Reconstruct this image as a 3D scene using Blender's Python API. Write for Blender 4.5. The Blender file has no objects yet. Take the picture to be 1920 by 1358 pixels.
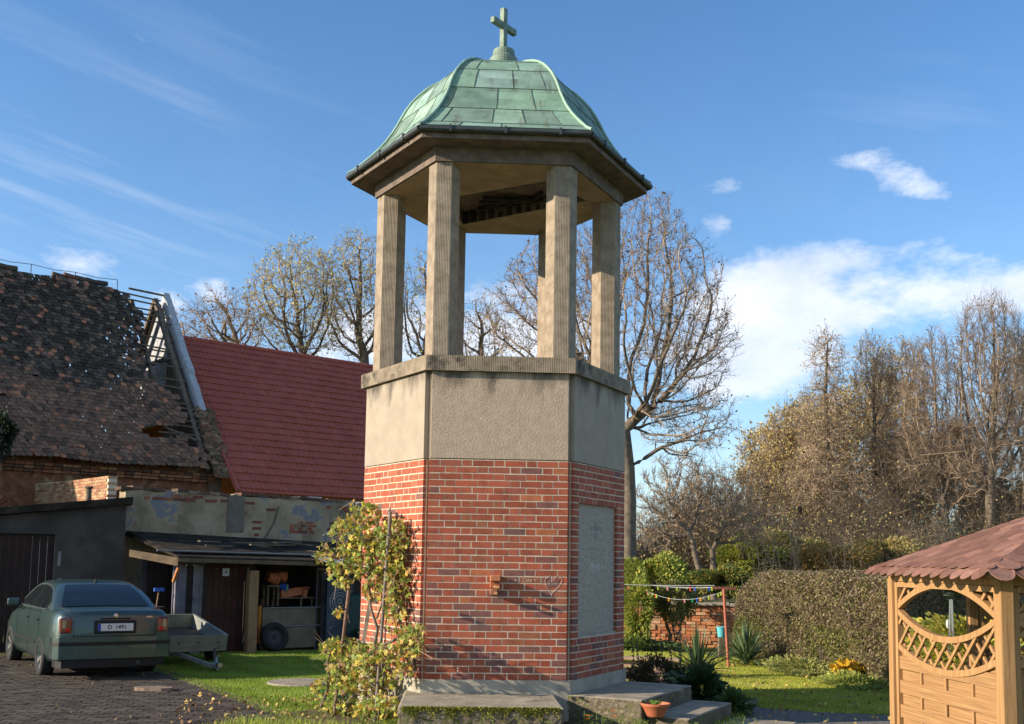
import bpy, math, random
import numpy as np
from mathutils import Vector, kdtree, geometry
random.seed(7); RNG=np.random.default_rng(11)
SC=bpy.context.scene
rad=math.radians
# ------------------------------------------------------------------ camera
F,PIT,ROLL,CY,YAW,EYE=2034.87,.1012,-.0156,845.35,-.0152,2.0
_c,_s=math.cos,math.sin
fw0=np.array([-_s(YAW),_c(YAW),0.]); rt0=np.array([_c(YAW),_s(YAW),0.]); UPZ=np.array([0,0,1.])
FWD=fw0*_c(PIT)+UPZ*_s(PIT); up0=-fw0*_s(PIT)+UPZ*_c(PIT)
RT=_c(ROLL)*rt0-_s(ROLL)*up0; UPV=_s(ROLL)*rt0+_c(ROLL)*up0
CAMP=np.array([0,0,EYE])
cd=bpy.data.cameras.new('camera'); cam=bpy.data.objects.new('camera',cd); SC.collection.objects.link(cam)
from mathutils import Matrix
cam.matrix_world=Matrix([[RT[0],UPV[0],-FWD[0],0],[RT[1],UPV[1],-FWD[1],0],[RT[2],UPV[2],-FWD[2],EYE],[0,0,0,1]])
cd.sensor_width=36; cd.lens=36*F/1920; cd.shift_y=(CY-679)/1920; cd.clip_end=3000
SC.camera=cam
def ray(u,v): return FWD+RT*(u-960)/F+UPV*(CY-v)/F
def atY(u,v,Y): d=ray(u,v); return CAMP+d*(Y/d[1])
def atZ(u,v,z=0.): d=ray(u,v); return CAMP+d*((z-EYE)/d[2])
def atP(u,v,p0,n):
    d=ray(u,v); p0=np.array(p0,float); n=np.array(n,float); return CAMP+d*(((p0-CAMP)@n)/(d@n))
# ------------------------------------------------------------------ light
SUN_AZ=14.0; SUN_EL=20.0            # the sun stands to the left, just in front of the tower's front face
tosun=np.array([-_c(rad(SUN_AZ))*_c(rad(SUN_EL)),-_s(rad(SUN_AZ))*_c(rad(SUN_EL)),_s(rad(SUN_EL))])
ld=bpy.data.lights.new('sun','SUN'); ld.energy=5.0; ld.angle=rad(.5); ld.color=(1,.85,.66)
lo=bpy.data.objects.new('sun',ld); SC.collection.objects.link(lo)
lo.rotation_euler=Vector(tosun).to_track_quat('Z','Y').to_euler()
W=bpy.data.worlds.new('World'); SC.world=W; W.use_nodes=True
SC.view_settings.view_transform='Standard'; SC.view_settings.look='None'
SC.view_settings.exposure=.83; SC.view_settings.gamma=1
def build_world():
    nt=W.node_tree; N=nt.nodes; L=nt.links; N.clear()
    out=N.new('ShaderNodeOutputWorld'); bg=N.new('ShaderNodeBackground'); bg.inputs[1].default_value=.100
    sky=N.new('ShaderNodeTexSky'); sky.sky_type='NISHITA'; sky.sun_disc=False
    sky.sun_elevation=rad(SUN_EL); sky.sun_rotation=math.atan2(tosun[0],tosun[1])
    sky.air_density=1.0; sky.dust_density=.5; sky.ozone_density=2.2; sky.altitude=200
    tc=N.new('ShaderNodeTexCoord'); sp=N.new('ShaderNodeSeparateXYZ'); L.new(tc.outputs['Generated'],sp.inputs[0])
    def m(op,*a):
        n=N.new('ShaderNodeMath'); n.operation=op
        for i,x in enumerate(a):
            if isinstance(x,(int,float)): n.inputs[i].default_value=x
            else: L.new(x,n.inputs[i])
        return n.outputs[0]
    az=m('ARCTAN2',sp.outputs[0],sp.outputs[1]); el=m('ARCSINE',sp.outputs[2])
    def noise(sx,sy,skew,det,off,rough=.6):
        c=N.new('ShaderNodeCombineXYZ'); L.new(m('MULTIPLY',az,sx),c.inputs[0])
        L.new(m('MULTIPLY',m('ADD',el,m('MULTIPLY',az,skew)),sy),c.inputs[1]); c.inputs[2].default_value=off
        n=N.new('ShaderNodeTexNoise'); L.new(c.outputs[0],n.inputs['Vector']); n.inputs['Scale'].default_value=1
        n.inputs['Detail'].default_value=det; n.inputs['Roughness'].default_value=rough; return n.outputs[0]
    def blob(a,e,ra,re,amp):
        dx=m('DIVIDE',m('SUBTRACT',az,a),ra); dy=m('DIVIDE',m('SUBTRACT',el,e),re)
        q=m('ADD',m('MULTIPLY',dx,dx),m('MULTIPLY',dy,dy))
        return m('MULTIPLY',m('EXPONENT',m('MULTIPLY',q,-1.)),amp)
    def uv(u,v): d=ray(u,v); d=d/np.linalg.norm(d); return math.atan2(d[0],d[1]),math.asin(d[2])
    tot=None
    for (u,v,ru,rv,amp) in [(1430,545,110,60,.74),(1620,560,260,66,.62),(1500,650,170,50,.50),(1380,760,150,50,.55),(1640,470,160,24,.35),(1900,545,200,40,.8),(1410,700,100,40,.8),(1395,600,70,60,.8),
            (1300,880,160,50,.6),(1695,340,60,24,.72),(1745,358,34,20,.55),(1360,350,50,20,.70),(1350,418,30,26,.70),(1620,300,60,20,.6),
            (145,487,62,30,.80),(395,545,50,30,.95),(312,572,34,20,.9),(640,640,120,45,.85),(720,620,60,40,.6),(930,600,150,70,.75),(1330,690,60,60,.55),(1050,640,160,60,.7),(560,690,160,30,.6)]:
        a,e=uv(u,v); b=blob(a,e,ru/F*1.15,rv/F*1.15,amp); tot=b if tot is None else m('ADD',tot,b)
    n1=noise(12,24,0,11,3.1,.66)
    cl=m('ADD',tot,m('MULTIPLY',m('SUBTRACT',n1,.5),2.4))
    mr=N.new('ShaderNodeMapRange'); mr.interpolation_type='SMOOTHSTEP'; L.new(cl,mr.inputs[0]); mr.inputs[1].default_value=.24; mr.inputs[2].default_value=1.22
    cum=m('MULTIPLY',mr.outputs[0],.86)
    # thin cirrus streaks to the left
    n2=noise(2.2,26,.22,7,8.3,.55)
    a,e=uv(120,380); cb=blob(a,e,.26,.075,1.0); a,e=uv(260,250); cb2=blob(a,e,.35,.12,.35); a,e=uv(1750,200); cb3=blob(a,e,.12,.05,.3)
    mr2=N.new('ShaderNodeMapRange'); mr2.interpolation_type='SMOOTHSTEP'; L.new(n2,mr2.inputs[0]); mr2.inputs[1].default_value=.40; mr2.inputs[2].default_value=.78
    cir=m('MULTIPLY',mr2.outputs[0],m('MULTIPLY',m('ADD',cb,m('ADD',cb2,cb3)),.36))
    fac=m('MAXIMUM',cum,cir); fac=m('MAXIMUM',fac,m('MULTIPLY',m('EXPONENT',m('DIVIDE',m('MAXIMUM',el,0.),-.13)),.55))
    # unseen broken cloud added behind the photographer for neutral fill on shaded faces
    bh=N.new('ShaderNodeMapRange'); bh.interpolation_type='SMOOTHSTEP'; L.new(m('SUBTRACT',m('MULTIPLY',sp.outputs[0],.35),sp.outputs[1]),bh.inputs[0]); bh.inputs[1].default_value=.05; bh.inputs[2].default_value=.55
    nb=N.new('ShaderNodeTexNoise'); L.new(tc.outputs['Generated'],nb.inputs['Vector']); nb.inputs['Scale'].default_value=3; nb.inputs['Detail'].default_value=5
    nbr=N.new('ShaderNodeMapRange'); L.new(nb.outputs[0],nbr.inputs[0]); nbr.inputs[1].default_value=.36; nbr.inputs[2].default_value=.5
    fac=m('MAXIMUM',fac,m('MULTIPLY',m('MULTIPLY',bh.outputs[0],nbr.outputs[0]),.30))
    n3=noise(7,12,0,5,5.5)
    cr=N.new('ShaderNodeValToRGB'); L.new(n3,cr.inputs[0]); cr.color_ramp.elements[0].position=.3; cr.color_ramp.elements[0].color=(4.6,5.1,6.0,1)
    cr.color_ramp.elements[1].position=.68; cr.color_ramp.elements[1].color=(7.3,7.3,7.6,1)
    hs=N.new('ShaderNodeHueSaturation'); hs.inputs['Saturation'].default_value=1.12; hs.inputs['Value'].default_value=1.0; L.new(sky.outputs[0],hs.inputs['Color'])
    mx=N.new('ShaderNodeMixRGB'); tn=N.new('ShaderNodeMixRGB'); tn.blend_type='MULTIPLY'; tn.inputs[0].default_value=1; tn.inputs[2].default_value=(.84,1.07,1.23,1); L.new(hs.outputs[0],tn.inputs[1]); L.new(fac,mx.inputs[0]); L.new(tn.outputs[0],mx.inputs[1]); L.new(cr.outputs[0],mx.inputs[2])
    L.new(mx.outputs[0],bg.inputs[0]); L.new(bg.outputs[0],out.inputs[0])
build_world()
# ------------------------------------------------------------------ materials
MATS={}
def mat(name,cols,scale=4.,rough=.85,bump=0.,bscale=None,coord='UV',attr=False,detail=6,metal=0.,wave=None,trans=0.,spec=.3,dist=None,streak=None,spots=None,coat=0.,jit=0.,stretch=None,topstain=None):
    """cols: list of (position,colour) ramp driven by noise; attr: multiply by face colour attribute"""
    if name in MATS: return MATS[name]
    m=bpy.data.materials.new(name); MATS[name]=m; m.use_nodes=True; nt=m.node_tree; N=nt.nodes; L=nt.links
    b=N['Principled BSDF']; b.inputs['Roughness'].default_value=rough; b.inputs['Metallic'].default_value=metal
    b.inputs['Specular IOR Level'].default_value=spec; b.inputs['Coat Weight'].default_value=coat; b.inputs['Coat Roughness'].default_value=.05
    tc=N.new('ShaderNodeTexCoord'); vec=tc.outputs['UV'] if coord=='UV' else tc.outputs['Object']
    def noise(sc,det=6,rg=.6,v=vec,st=None):
        if st:
            mp=N.new('ShaderNodeMapping'); L.new(v,mp.inputs[0]); mp.inputs['Scale'].default_value=st; v=mp.outputs[0]
        n=N.new('ShaderNodeTexNoise'); L.new(v,n.inputs['Vector']); n.inputs['Scale'].default_value=sc; n.inputs['Detail'].default_value=det; n.inputs['Roughness'].default_value=rg; return n.outputs[0]
    if isinstance(cols,tuple): cols=[(0,cols)]
    r=N.new('ShaderNodeValToRGB'); L.new(noise(scale,detail,st=stretch),r.inputs[0]); e=r.color_ramp.elements
    while len(e)<len(cols): e.new(.5)
    while len(e)>max(1,len(cols)): e.remove(e[-1])
    for k,(p,c) in enumerate(cols): e[k].position=p; e[k].color=(*c,1)
    col=r.outputs[0]
    def mix(f,c1,c2,t='MIX'):
        x=N.new('ShaderNodeMixRGB'); x.blend_type=t
        for i,a in enumerate((f,c1,c2)):
            if hasattr(a,'links') or hasattr(a,'is_linked'): L.new(a,x.inputs[i])
            elif isinstance(a,(int,float)): x.inputs[i].default_value=a
            else: x.inputs[i].default_value=(*a,1)
        return x.outputs[0]
    def step(src,a,bb):
        q=N.new('ShaderNodeMapRange'); L.new(src,q.inputs[0]); q.inputs[1].default_value=a; q.inputs[2].default_value=bb; return q.outputs[0]
    if streak:  # (colour, strength, lo, hi)  vertical weather streaks with a shape of their own
        col=mix(N_mul(N,L,step(noise(1.,6,.65,st=(7,.8,1)),streak[2],streak[3]),streak[1]),col,streak[0])
    if spots:   # (colour, strength, lo, hi, scale)
        col=mix(N_mul(N,L,step(noise(spots[4],7,.7),spots[2],spots[3]),spots[1]),col,spots[0])
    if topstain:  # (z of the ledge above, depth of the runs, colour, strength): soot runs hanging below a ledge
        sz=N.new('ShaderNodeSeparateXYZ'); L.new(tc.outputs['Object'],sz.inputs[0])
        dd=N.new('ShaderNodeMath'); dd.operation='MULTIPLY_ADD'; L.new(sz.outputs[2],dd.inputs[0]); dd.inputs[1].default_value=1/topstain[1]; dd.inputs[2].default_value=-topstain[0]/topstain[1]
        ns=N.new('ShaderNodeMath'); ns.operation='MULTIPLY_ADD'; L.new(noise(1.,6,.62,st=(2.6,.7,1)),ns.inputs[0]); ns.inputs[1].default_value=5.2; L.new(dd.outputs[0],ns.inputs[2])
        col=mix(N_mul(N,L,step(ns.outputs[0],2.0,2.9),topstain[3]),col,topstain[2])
    if attr:
        at=N.new('ShaderNodeAttribute'); at.attribute_name='Col'; col=mix(1.,col,at.outputs['Color'],'MULTIPLY')
    L.new(col,b.inputs['Base Color'])
    if bump or wave:
        h=noise(bscale or scale*6,8,.7)
        if wave:   # (period m, weight) vertical tooling grooves
            w=N.new('ShaderNodeTexWave'); L.new(vec,w.inputs['Vector']); w.inputs['Scale'].default_value=.314/wave[0]; w.bands_direction='X'
            w.inputs['Distortion'].default_value=3.0; w.inputs['Detail'].default_value=3; w.inputs['Detail Scale'].default_value=6
            a=N.new('ShaderNodeMath'); a.operation='MULTIPLY_ADD'; L.new(w.outputs[1],a.inputs[0]); a.inputs[1].default_value=wave[1]; L.new(h,a.inputs[2]); h=a.outputs[0]
        bp=N.new('ShaderNodeBump'); bp.inputs['Strength'].default_value=1.; bp.inputs['Distance'].default_value=bump; L.new(h,bp.inputs['Height']); L.new(bp.outputs[0],b.inputs['Normal'])
    if trans:
        out=N['Material Output']; t=N.new('ShaderNodeBsdfTranslucent'); L.new(col,t.inputs[0]); ms=N.new('ShaderNodeMixShader'); ms.inputs[0].default_value=trans
        L.new(b.outputs[0],ms.inputs[1]); L.new(t.outputs[0],ms.inputs[2]); L.new(ms.outputs[0],out.inputs[0])
    return m
def N_mul(N,L,src,k):
    n=N.new('ShaderNodeMath'); n.operation='MULTIPLY'; L.new(src,n.inputs[0]); n.inputs[1].default_value=k; n.use_clamp=True; return n.outputs[0]
def glass(name,c,rough=.03):
    if name in MATS: return MATS[name]
    m=bpy.data.materials.new(name); MATS[name]=m; m.use_nodes=True; b=m.node_tree.nodes['Principled BSDF']
    b.inputs['Base Color'].default_value=(*c,1); b.inputs['Roughness'].default_value=rough; b.inputs['Specular IOR Level'].default_value=.8; return m
# ------------------------------------------------------------------ mesh helpers
class MB:
    def __init__(s): s.ch=[]; s.n=0
    def add(s,v,f,c=None):
        v=np.asarray(v,float).reshape(-1,3); f=np.asarray(f,int)
        if f.ndim==1: f=f[None,:]
        if len(f)==0: return s
        if c is not None:
            c=np.asarray(c,float)
            if c.ndim==1: c=np.tile(c,(len(f),1))
        s.ch.append((v,f+s.n,c)); s.n+=len(v); return s
    def box(s,c,d,ax=None,col=None):
        """centre, full size, optional 3 axes"""
        ax=np.eye(3) if ax is None else np.array(ax,float)
        k=np.array([[x,y,z] for x in(-.5,.5) for y in(-.5,.5) for z in(-.5,.5)])*np.array(d)
        return s.add(np.array(c)+k@ax,[[0,1,3,2],[4,6,7,5],[0,4,5,1],[2,3,7,6],[0,2,6,4],[1,5,7,3]],col)
    def bar(s,p,q,w,h,col=None,up=(0,0,1)):
        p=np.array(p,float);q=np.array(q,float);x=q-p;l=np.linalg.norm(x);x/=l
        u=np.array(up,float); 
        if abs(x@u)>.97: u=np.array([0,1.,0])
        y=np.cross(u,x);y/=np.linalg.norm(y);z=np.cross(x,y)
        return s.box((p+q)/2,(l,w,h),[x,y,z],col)
    def prism(s,poly,z0,z1,col=None,caps=True):
        p=np.array(poly,float);n=len(p);v=np.vstack([np.c_[p,np.full(n,z0)],np.c_[p,np.full(n,z1)]])
        s.add(v,[[i,(i+1)%n,(i+1)%n+n,i+n] for i in range(n)],col)
        if caps:
            s.add(np.c_[p,np.full(n,z0)],list(range(n))[::-1],col); s.add(np.c_[p,np.full(n,z1)],list(range(n)),col)
        return s
    def ext(s,poly3,d,col=None):
        """extrude a 3D polygon by vector d"""
        p=np.array(poly3,float);n=len(p);d=np.array(d,float)
        s.add(np.vstack([p,p+d]),[[i,(i+1)%n,(i+1)%n+n,i+n] for i in range(n)],col)
        s.add(p,list(range(n))[::-1],col); return s.add(p+d,list(range(n)),col)
    def tube(s,path,r,n=8,col=None,cap=True):
        p=np.array(path,float);m=len(p);r=np.full(m,r) if np.isscalar(r) else np.array(r,float)
        d=np.gradient(p,axis=0);d/=np.linalg.norm(d,axis=1)[:,None]+1e-9
        x=ref_axis(d);y=np.cross(d,x);a=np.arange(n)*2*np.pi/n
        v=p[:,None,:]+r[:,None,None]*(np.cos(a)[None,:,None]*x[:,None,:]+np.sin(a)[None,:,None]*y[:,None,:])
        f=[[i*n+j,i*n+(j+1)%n,(i+1)*n+(j+1)%n,(i+1)*n+j] for i in range(m-1) for j in range(n)]
        s.add(v.reshape(-1,3),f,col)
        if cap: s.add(v[0],list(range(n))[::-1],col); s.add(v[-1],list(range(n)),col)
        return s
    def lathe(s,prof,n=24,c=(0,0,0),ax=None,col=None):
        ax=np.eye(3) if ax is None else np.array(ax,float)
        P=np.array(prof,float);m=len(P);a=np.arange(n)*2*np.pi/n
        v=np.stack([P[:,0][:,None]*np.cos(a),P[:,0][:,None]*np.sin(a),np.repeat(P[:,1][:,None],n,1)],-1).reshape(-1,3)@ax+np.array(c)
        return s.add(v,[[i*n+j,i*n+(j+1)%n,(i+1)*n+(j+1)%n,(i+1)*n+j] for i in range(m-1) for j in range(n)],col)
    def build(s,name,m,parent=None,world=False,smooth=False,bevel=0.,coll=None):
        me=bpy.data.meshes.new(name)
        V=np.vstack([c[0] for c in s.ch])
        if world and parent is not None: V=V-np.array(parent.location)
        lt=np.concatenate([np.full(len(c[1]),c[1].shape[1]) for c in s.ch]); lv=np.concatenate([c[1].ravel() for c in s.ch])
        ls=np.concatenate([[0],np.cumsum(lt)[:-1]])
        me.vertices.add(len(V)); me.vertices.foreach_set('co',V.ravel()); me.loops.add(len(lv)); me.loops.foreach_set('vertex_index',lv.astype(np.int32))
        me.polygons.add(len(lt)); me.polygons.foreach_set('loop_start',ls.astype(np.int32)); me.polygons.foreach_set('loop_total',lt.astype(np.int32))
        me.update(calc_edges=True)
        nm=np.zeros(len(lt)*3); me.polygons.foreach_get('normal',nm); nm=nm.reshape(-1,3); nl=np.repeat(nm,lt,axis=0); P=V[lv]
        hz=np.abs(nl[:,2])>.93; t=np.stack([-nl[:,1],nl[:,0],np.zeros(len(nl))],-1); t[hz]=[1,0,0]; t/=np.linalg.norm(t,axis=1)[:,None]+1e-9
        bt=np.cross(nl,t); uv=np.stack([(P*t).sum(1),(P*bt).sum(1)],-1)
        ul=me.uv_layers.new(name='UVMap'); ul.data.foreach_set('uv',uv.astype(np.float32).ravel())
        if any(c[2] is not None for c in s.ch):
            cc=np.vstack([c[2] if c[2] is not None else np.ones((len(c[1]),3)) for c in s.ch]); cl=np.repeat(np.c_[cc,np.ones(len(cc))],lt,axis=0)
            at=me.color_attributes.new('Col','FLOAT_COLOR','CORNER'); at.data.foreach_set('color',cl.astype(np.float32).ravel())
        me.polygons.foreach_set('use_smooth',np.full(len(lt),bool(smooth)))
        me.materials.append(m); me.validate()
        o=bpy.data.objects.new(name,me); SC.collection.objects.link(o)
        if parent is not None: o.parent=parent
        if bevel:
            md=o.modifiers.new('bevel','BEVEL'); md.width=bevel; md.segments=2; md.limit_method='ANGLE'; md.angle_limit=rad(40)
        return o
def ref_axis(d):
    r=np.tile(np.array([1.,.2,.1]),(len(d),1)); bad=np.abs((d*r).sum(1))>.93; r[bad]=[0,.3,1.]
    x=np.cross(d,r); return x/(np.linalg.norm(x,axis=1)[:,None]+1e-9)
def thing(name,label,cat,loc=(0,0,0),rotz=0.,group=None,kind=None):
    o=bpy.data.objects.new(name,None); SC.collection.objects.link(o); o.location=tuple(float(x) for x in loc); o.rotation_euler=(0,0,rotz)
    return tag(o,label,cat,group,kind)
def tag(o,label,cat,group=None,kind=None):
    o['label']=label; o['category']=cat
    if group: o['group']=group
    if kind: o['kind']=kind
    return o
def struct(o,label,cat): return tag(o,label,cat,None,'structure')
def copy_tree(o,parent=None):
    c=o.copy(); SC.collection.objects.link(c); c.parent=parent
    for ch in list(o.children): copy_tree(ch,c)
    return c
def text_mesh(txt,size,depth=.002,font_bold=False):
    cu=bpy.data.curves.new('txt','FONT'); cu.body=txt; cu.size=size; cu.extrude=depth; cu.align_x='CENTER'; cu.align_y='CENTER'
    if font_bold: cu.offset=size*.02
    ob=bpy.data.objects.new('txt',cu); SC.collection.objects.link(ob); bpy.context.view_layer.update()
    me=bpy.data.meshes.new_from_object(ob.evaluated_get(bpy.context.evaluated_depsgraph_get())); SC.collection.objects.unlink(ob); bpy.data.objects.remove(ob)
    return me
def text_obj(name,txt,size,m,parent,origin,xax,yax,depth=.002,bold=False):
    me=text_mesh(txt,size,depth,bold); X=np.array(xax,float);Y=np.array(yax,float);Z=np.cross(X,Y);o0=np.array(origin,float)
    for v in me.vertices: v.co=Vector(o0+X*v.co[0]+Y*v.co[1]+Z*v.co[2])
    me.materials.clear(); me.materials.append(m); o=bpy.data.objects.new(name,me); SC.collection.objects.link(o); o.parent=parent; return o
# ------------------------------------------------------------------ ground
M_lawn=mat('lawn_soil',[(.3,(.08,.11,.018)),(.5,(.125,.16,.025)),(.7,(.18,.19,.045))],scale=2.2,bump=.03,bscale=60,coord='Object',spots=((.13,.10,.055),.7,.62,.70,1.3))
M_rough=mat('meadow_soil',[(.3,(.05,.07,.02)),(.6,(.10,.10,.035))],scale=.6,bump=.05,bscale=14,coord='Object')
g=MB(); g.add([[-900,-400,0],[900,-400,0],[900,1500,0],[-900,1500,0]],[0,1,2,3]); struct(g.build('ground',M_lawn),'short green lawn lying round the tower','lawn')
# ------------------------------------------------------------------ bell tower
TC=np.array([0,14.745,0.]); HR=.031
tower=thing('bell_tower','six-sided brick and concrete belfry with green copper roof and cross','bell tower',TC)
M_brick=mat('tower_brick',[(.25,(.66,.62,.62)),(.5,(1,1,1)),(.75,(1.18,1.10,1.02))],scale=7,bump=.004,bscale=90,attr=True,rough=.8,streak=((.45,.40,.40),.45,.56,.76),spots=((1.5,1.7,2.0),.30,.66,.74,2.6))
M_mortar=mat('tower_mortar',[(.3,(.50,.41,.30)),(.7,(.68,.58,.44))],scale=14,bump=.004,bscale=80)
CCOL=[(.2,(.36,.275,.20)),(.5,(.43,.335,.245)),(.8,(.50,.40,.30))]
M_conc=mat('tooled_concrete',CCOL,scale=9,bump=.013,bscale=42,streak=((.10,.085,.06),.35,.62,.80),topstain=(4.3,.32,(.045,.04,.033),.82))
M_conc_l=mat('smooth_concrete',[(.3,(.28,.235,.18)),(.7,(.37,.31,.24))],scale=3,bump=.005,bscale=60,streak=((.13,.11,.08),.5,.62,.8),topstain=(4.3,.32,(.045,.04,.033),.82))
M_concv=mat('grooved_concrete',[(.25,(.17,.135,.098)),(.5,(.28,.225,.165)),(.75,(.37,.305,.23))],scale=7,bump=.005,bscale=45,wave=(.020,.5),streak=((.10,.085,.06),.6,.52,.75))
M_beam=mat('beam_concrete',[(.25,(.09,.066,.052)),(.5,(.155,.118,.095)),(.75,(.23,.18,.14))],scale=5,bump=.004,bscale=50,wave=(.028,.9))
M_soffit=mat('soffit_concrete',[(.25,(.24,.17,.11)),(.5,(.36,.265,.17)),(.8,(.48,.37,.25))],scale=2.5,bump=.003,bscale=30)
M_stain=mat('stained_ledge',[(.25,(.14,.115,.08)),(.5,(.26,.21,.15)),(.75,(.36,.295,.21))],scale=4,bump=.008,bscale=50,wave=(.022,.6),spots=((.035,.032,.028),.85,.52,.62,2.2))
M_plinth=mat('plinth_concrete',[(.25,(.24,.215,.17)),(.55,(.36,.33,.26)),(.8,(.46,.42,.33))],scale=3.5,bump=.006,bscale=40,spots=((.10,.085,.05),.6,.58,.70,2.4))
M_copper=mat('green_copper',[(.22,(.10,.16,.125)),(.42,(.19,.30,.235)),(.6,(.25,.385,.30)),(.8,(.34,.48,.38))],scale=2.4,rough=.7,bump=.004,bscale=9,streak=((.10,.07,.045),.8,.54,.72),spots=((.10,.16,.13),.7,.62,.7,6),attr=True)
M_lead=mat('dark_zinc',[(.3,(.02,.024,.024)),(.7,(.055,.065,.062))],scale=8,rough=.5,bump=.002,spec=.5)
M_dark=mat('old_dark_wood',[(.3,(.012,.010,.008)),(.7,(.05,.04,.032))],scale=3,bump=.01,bscale=20,wave=(.14,.5))
def hexv(s,z=0.,c=TC): return [(c[0]+s*_c(rad(60*k)+HR),c[1]+s*_s(rad(60*k)+HR)) for k in range(6)]
def face(k):   # outward normal and tangent (to the right seen from outside) of face k
    a=rad(60*k+30)+HR; N=np.array([_c(a),_s(a),0]); return N,np.array([-N[1],N[0],0])
def hexprism(name,s,z0,z1,m,bevel=.008,parent=tower):
    b=MB().prism(hexv(s),z0,z1); return b.build(name,m,parent,True,bevel=bevel)
Z=dict(pb=.422,pt=.581,bt=3.226,lb=4.308,lt=4.501,rb=6.99,eb=7.175)
plinth=hexprism('plinth',1.808,.10,Z['pt'],M_plinth,.012)
core=hexprism('corner_post',1.716,Z['pt'],Z['bt'],M_mortar,0.)
cbm=MB(); rr=random.Random(88)
for r in range(32):
    z0=Z['pt']+r*(Z['bt']-Z['pt'])/32; cbm.prism(hexv(1.7195),z0+.001,z0+(Z['bt']-Z['pt'])/32-.0115,(.40+rr.uniform(-.05,.05),.12,.062))
cbm.build('corner_brick',M_brick,tower,True)
hexprism('corner_post',1.725,Z['bt']+.001,Z['lb'],M_conc_l,0.)
AP=1.553; HL=.844
Nr,Tr=face(5); pr0=TC+Nr*AP
def loc_on(N,T,ap,u,v):
    p=atP(u,v,TC+N*ap,N); return (p-TC)@T,p[2]
ra=loc_on(Nr,Tr,AP,1085.7,940.3); rb=loc_on(Nr,Tr,AP,1157,949.8); rc=loc_on(Nr,Tr,AP,1083,1201.6)
RX0,RX1,RZ0,RZ1=ra[0],rb[0],rc[1],ra[1]
CH=(Z['bt']-Z['pt'])/32
def brick_face(k):
    N,T=face(k); mb=MB(); rng=random.Random(40+k)
    hole=(RX0,RX1,RZ0,RZ1) if k==5 else None
    if hole: # snap to courses
        hz0=Z['pt']+round((hole[2]-Z['pt'])/CH)*CH; hz1=Z['pt']+round((hole[3]-Z['pt'])/CH)*CH; hole=(hole[0],hole[1],hz0,hz1)
    j=.0125
    for r in range(32):
        z0=Z['pt']+r*CH; z1=z0+CH-j
        if r%2: pat=[.115]+[.25,.115]*4
        else: pat=[.178,.115]+[.25,.115]*3+[.178]
        tot=sum(pat)+j*(len(pat)-1); sc=(2*HL-j*(len(pat)-1))/sum(pat); x=-HL
        for wd in pat:
            x0=x+rng.uniform(-.0035,.003); x1=x+wd*sc+rng.uniform(-.003,.0035); x+=wd*sc+j
            segs=[(x0,x1)]
            if hole and z1>hole[2] and z0<hole[3]-.01:
                segs=[]
                if x0<hole[0]-.02: segs.append((x0,min(x1,hole[0])))
                if x1>hole[1]+.02: segs.append((max(x0,hole[1]),x1))
            for a,b in segs:
                low=max(0,1-(z0-.58)/1.9); t=rng.random()
                if t<.03+.24*low: c=(.17+rng.uniform(0,.06),.085,.070)
                elif t<.16+.25*low: c=(.30,.088+rng.uniform(0,.02),.055)
                elif t>.975: c=(.42,.14,.06)
                else: kk=rng.uniform(.80,1.14); gg=rng.uniform(-.007,.010); c=(.35*kk,(.090+gg)*kk,(.048+gg*.5)*kk)
                dz=rng.uniform(-.0022,.0022); dp=rng.uniform(-.001,.001)
                mb.box(TC+N*(AP-.02+dp)+T*((a+b)/2)+np.array([0,0,(z0+z1)/2+dz]),(b-a,.04,z1-z0),[T,N,UPZ],c)
    o=mb.build('brick_facing',M_brick,tower,True)
    m=MB(); a=AP-.002; th=.06
    def slab(x0,x1,z0,z1): m.box(TC+N*(a-th/2)+T*((x0+x1)/2)+np.array([0,0,(z0+z1)/2]),(x1-x0,th,z1-z0),[T,N,UPZ])
    if hole:
        slab(-HL+.003,hole[0]-.003,Z['pt'],Z['bt']-.003); slab(hole[1]+.003,HL-.003,Z['pt'],Z['bt']-.003); slab(hole[0]-.003,hole[1]+.003,Z['pt'],hole[2]-.003); slab(hole[0]-.003,hole[1]+.003,hole[3],Z['bt']-.003)
    else: slab(-HL+.003,HL-.003,Z['pt'],Z['bt']-.003)
    mo=m.build('mortar',M_mortar,o,False); mo.location=-Vector(tower.location)
    return o,hole
for k in range(6):
    o,h=brick_face(k)
    if h: HOLE=h
    N,T=face(k); m=MB(); m.box(TC+N*(AP-.028)+UPZ*((Z['bt']+.006+Z['lb'])/2),(2*HL,.064,Z['lb']-Z['bt']-.006),[T,N,UPZ])
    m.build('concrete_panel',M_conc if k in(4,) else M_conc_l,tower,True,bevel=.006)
# memorial recess: a grey slab set back in the right-hand face
N,T=face(5)
sl=MB(); sl.box(TC+N*(AP-.055)+T*((HOLE[0]+HOLE[1])/2)+UPZ*((HOLE[2]+HOLE[3])/2),(HOLE[1]-HOLE[0]+.02,.03,HOLE[3]-HOLE[2]+.02),[T,N,UPZ])
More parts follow.
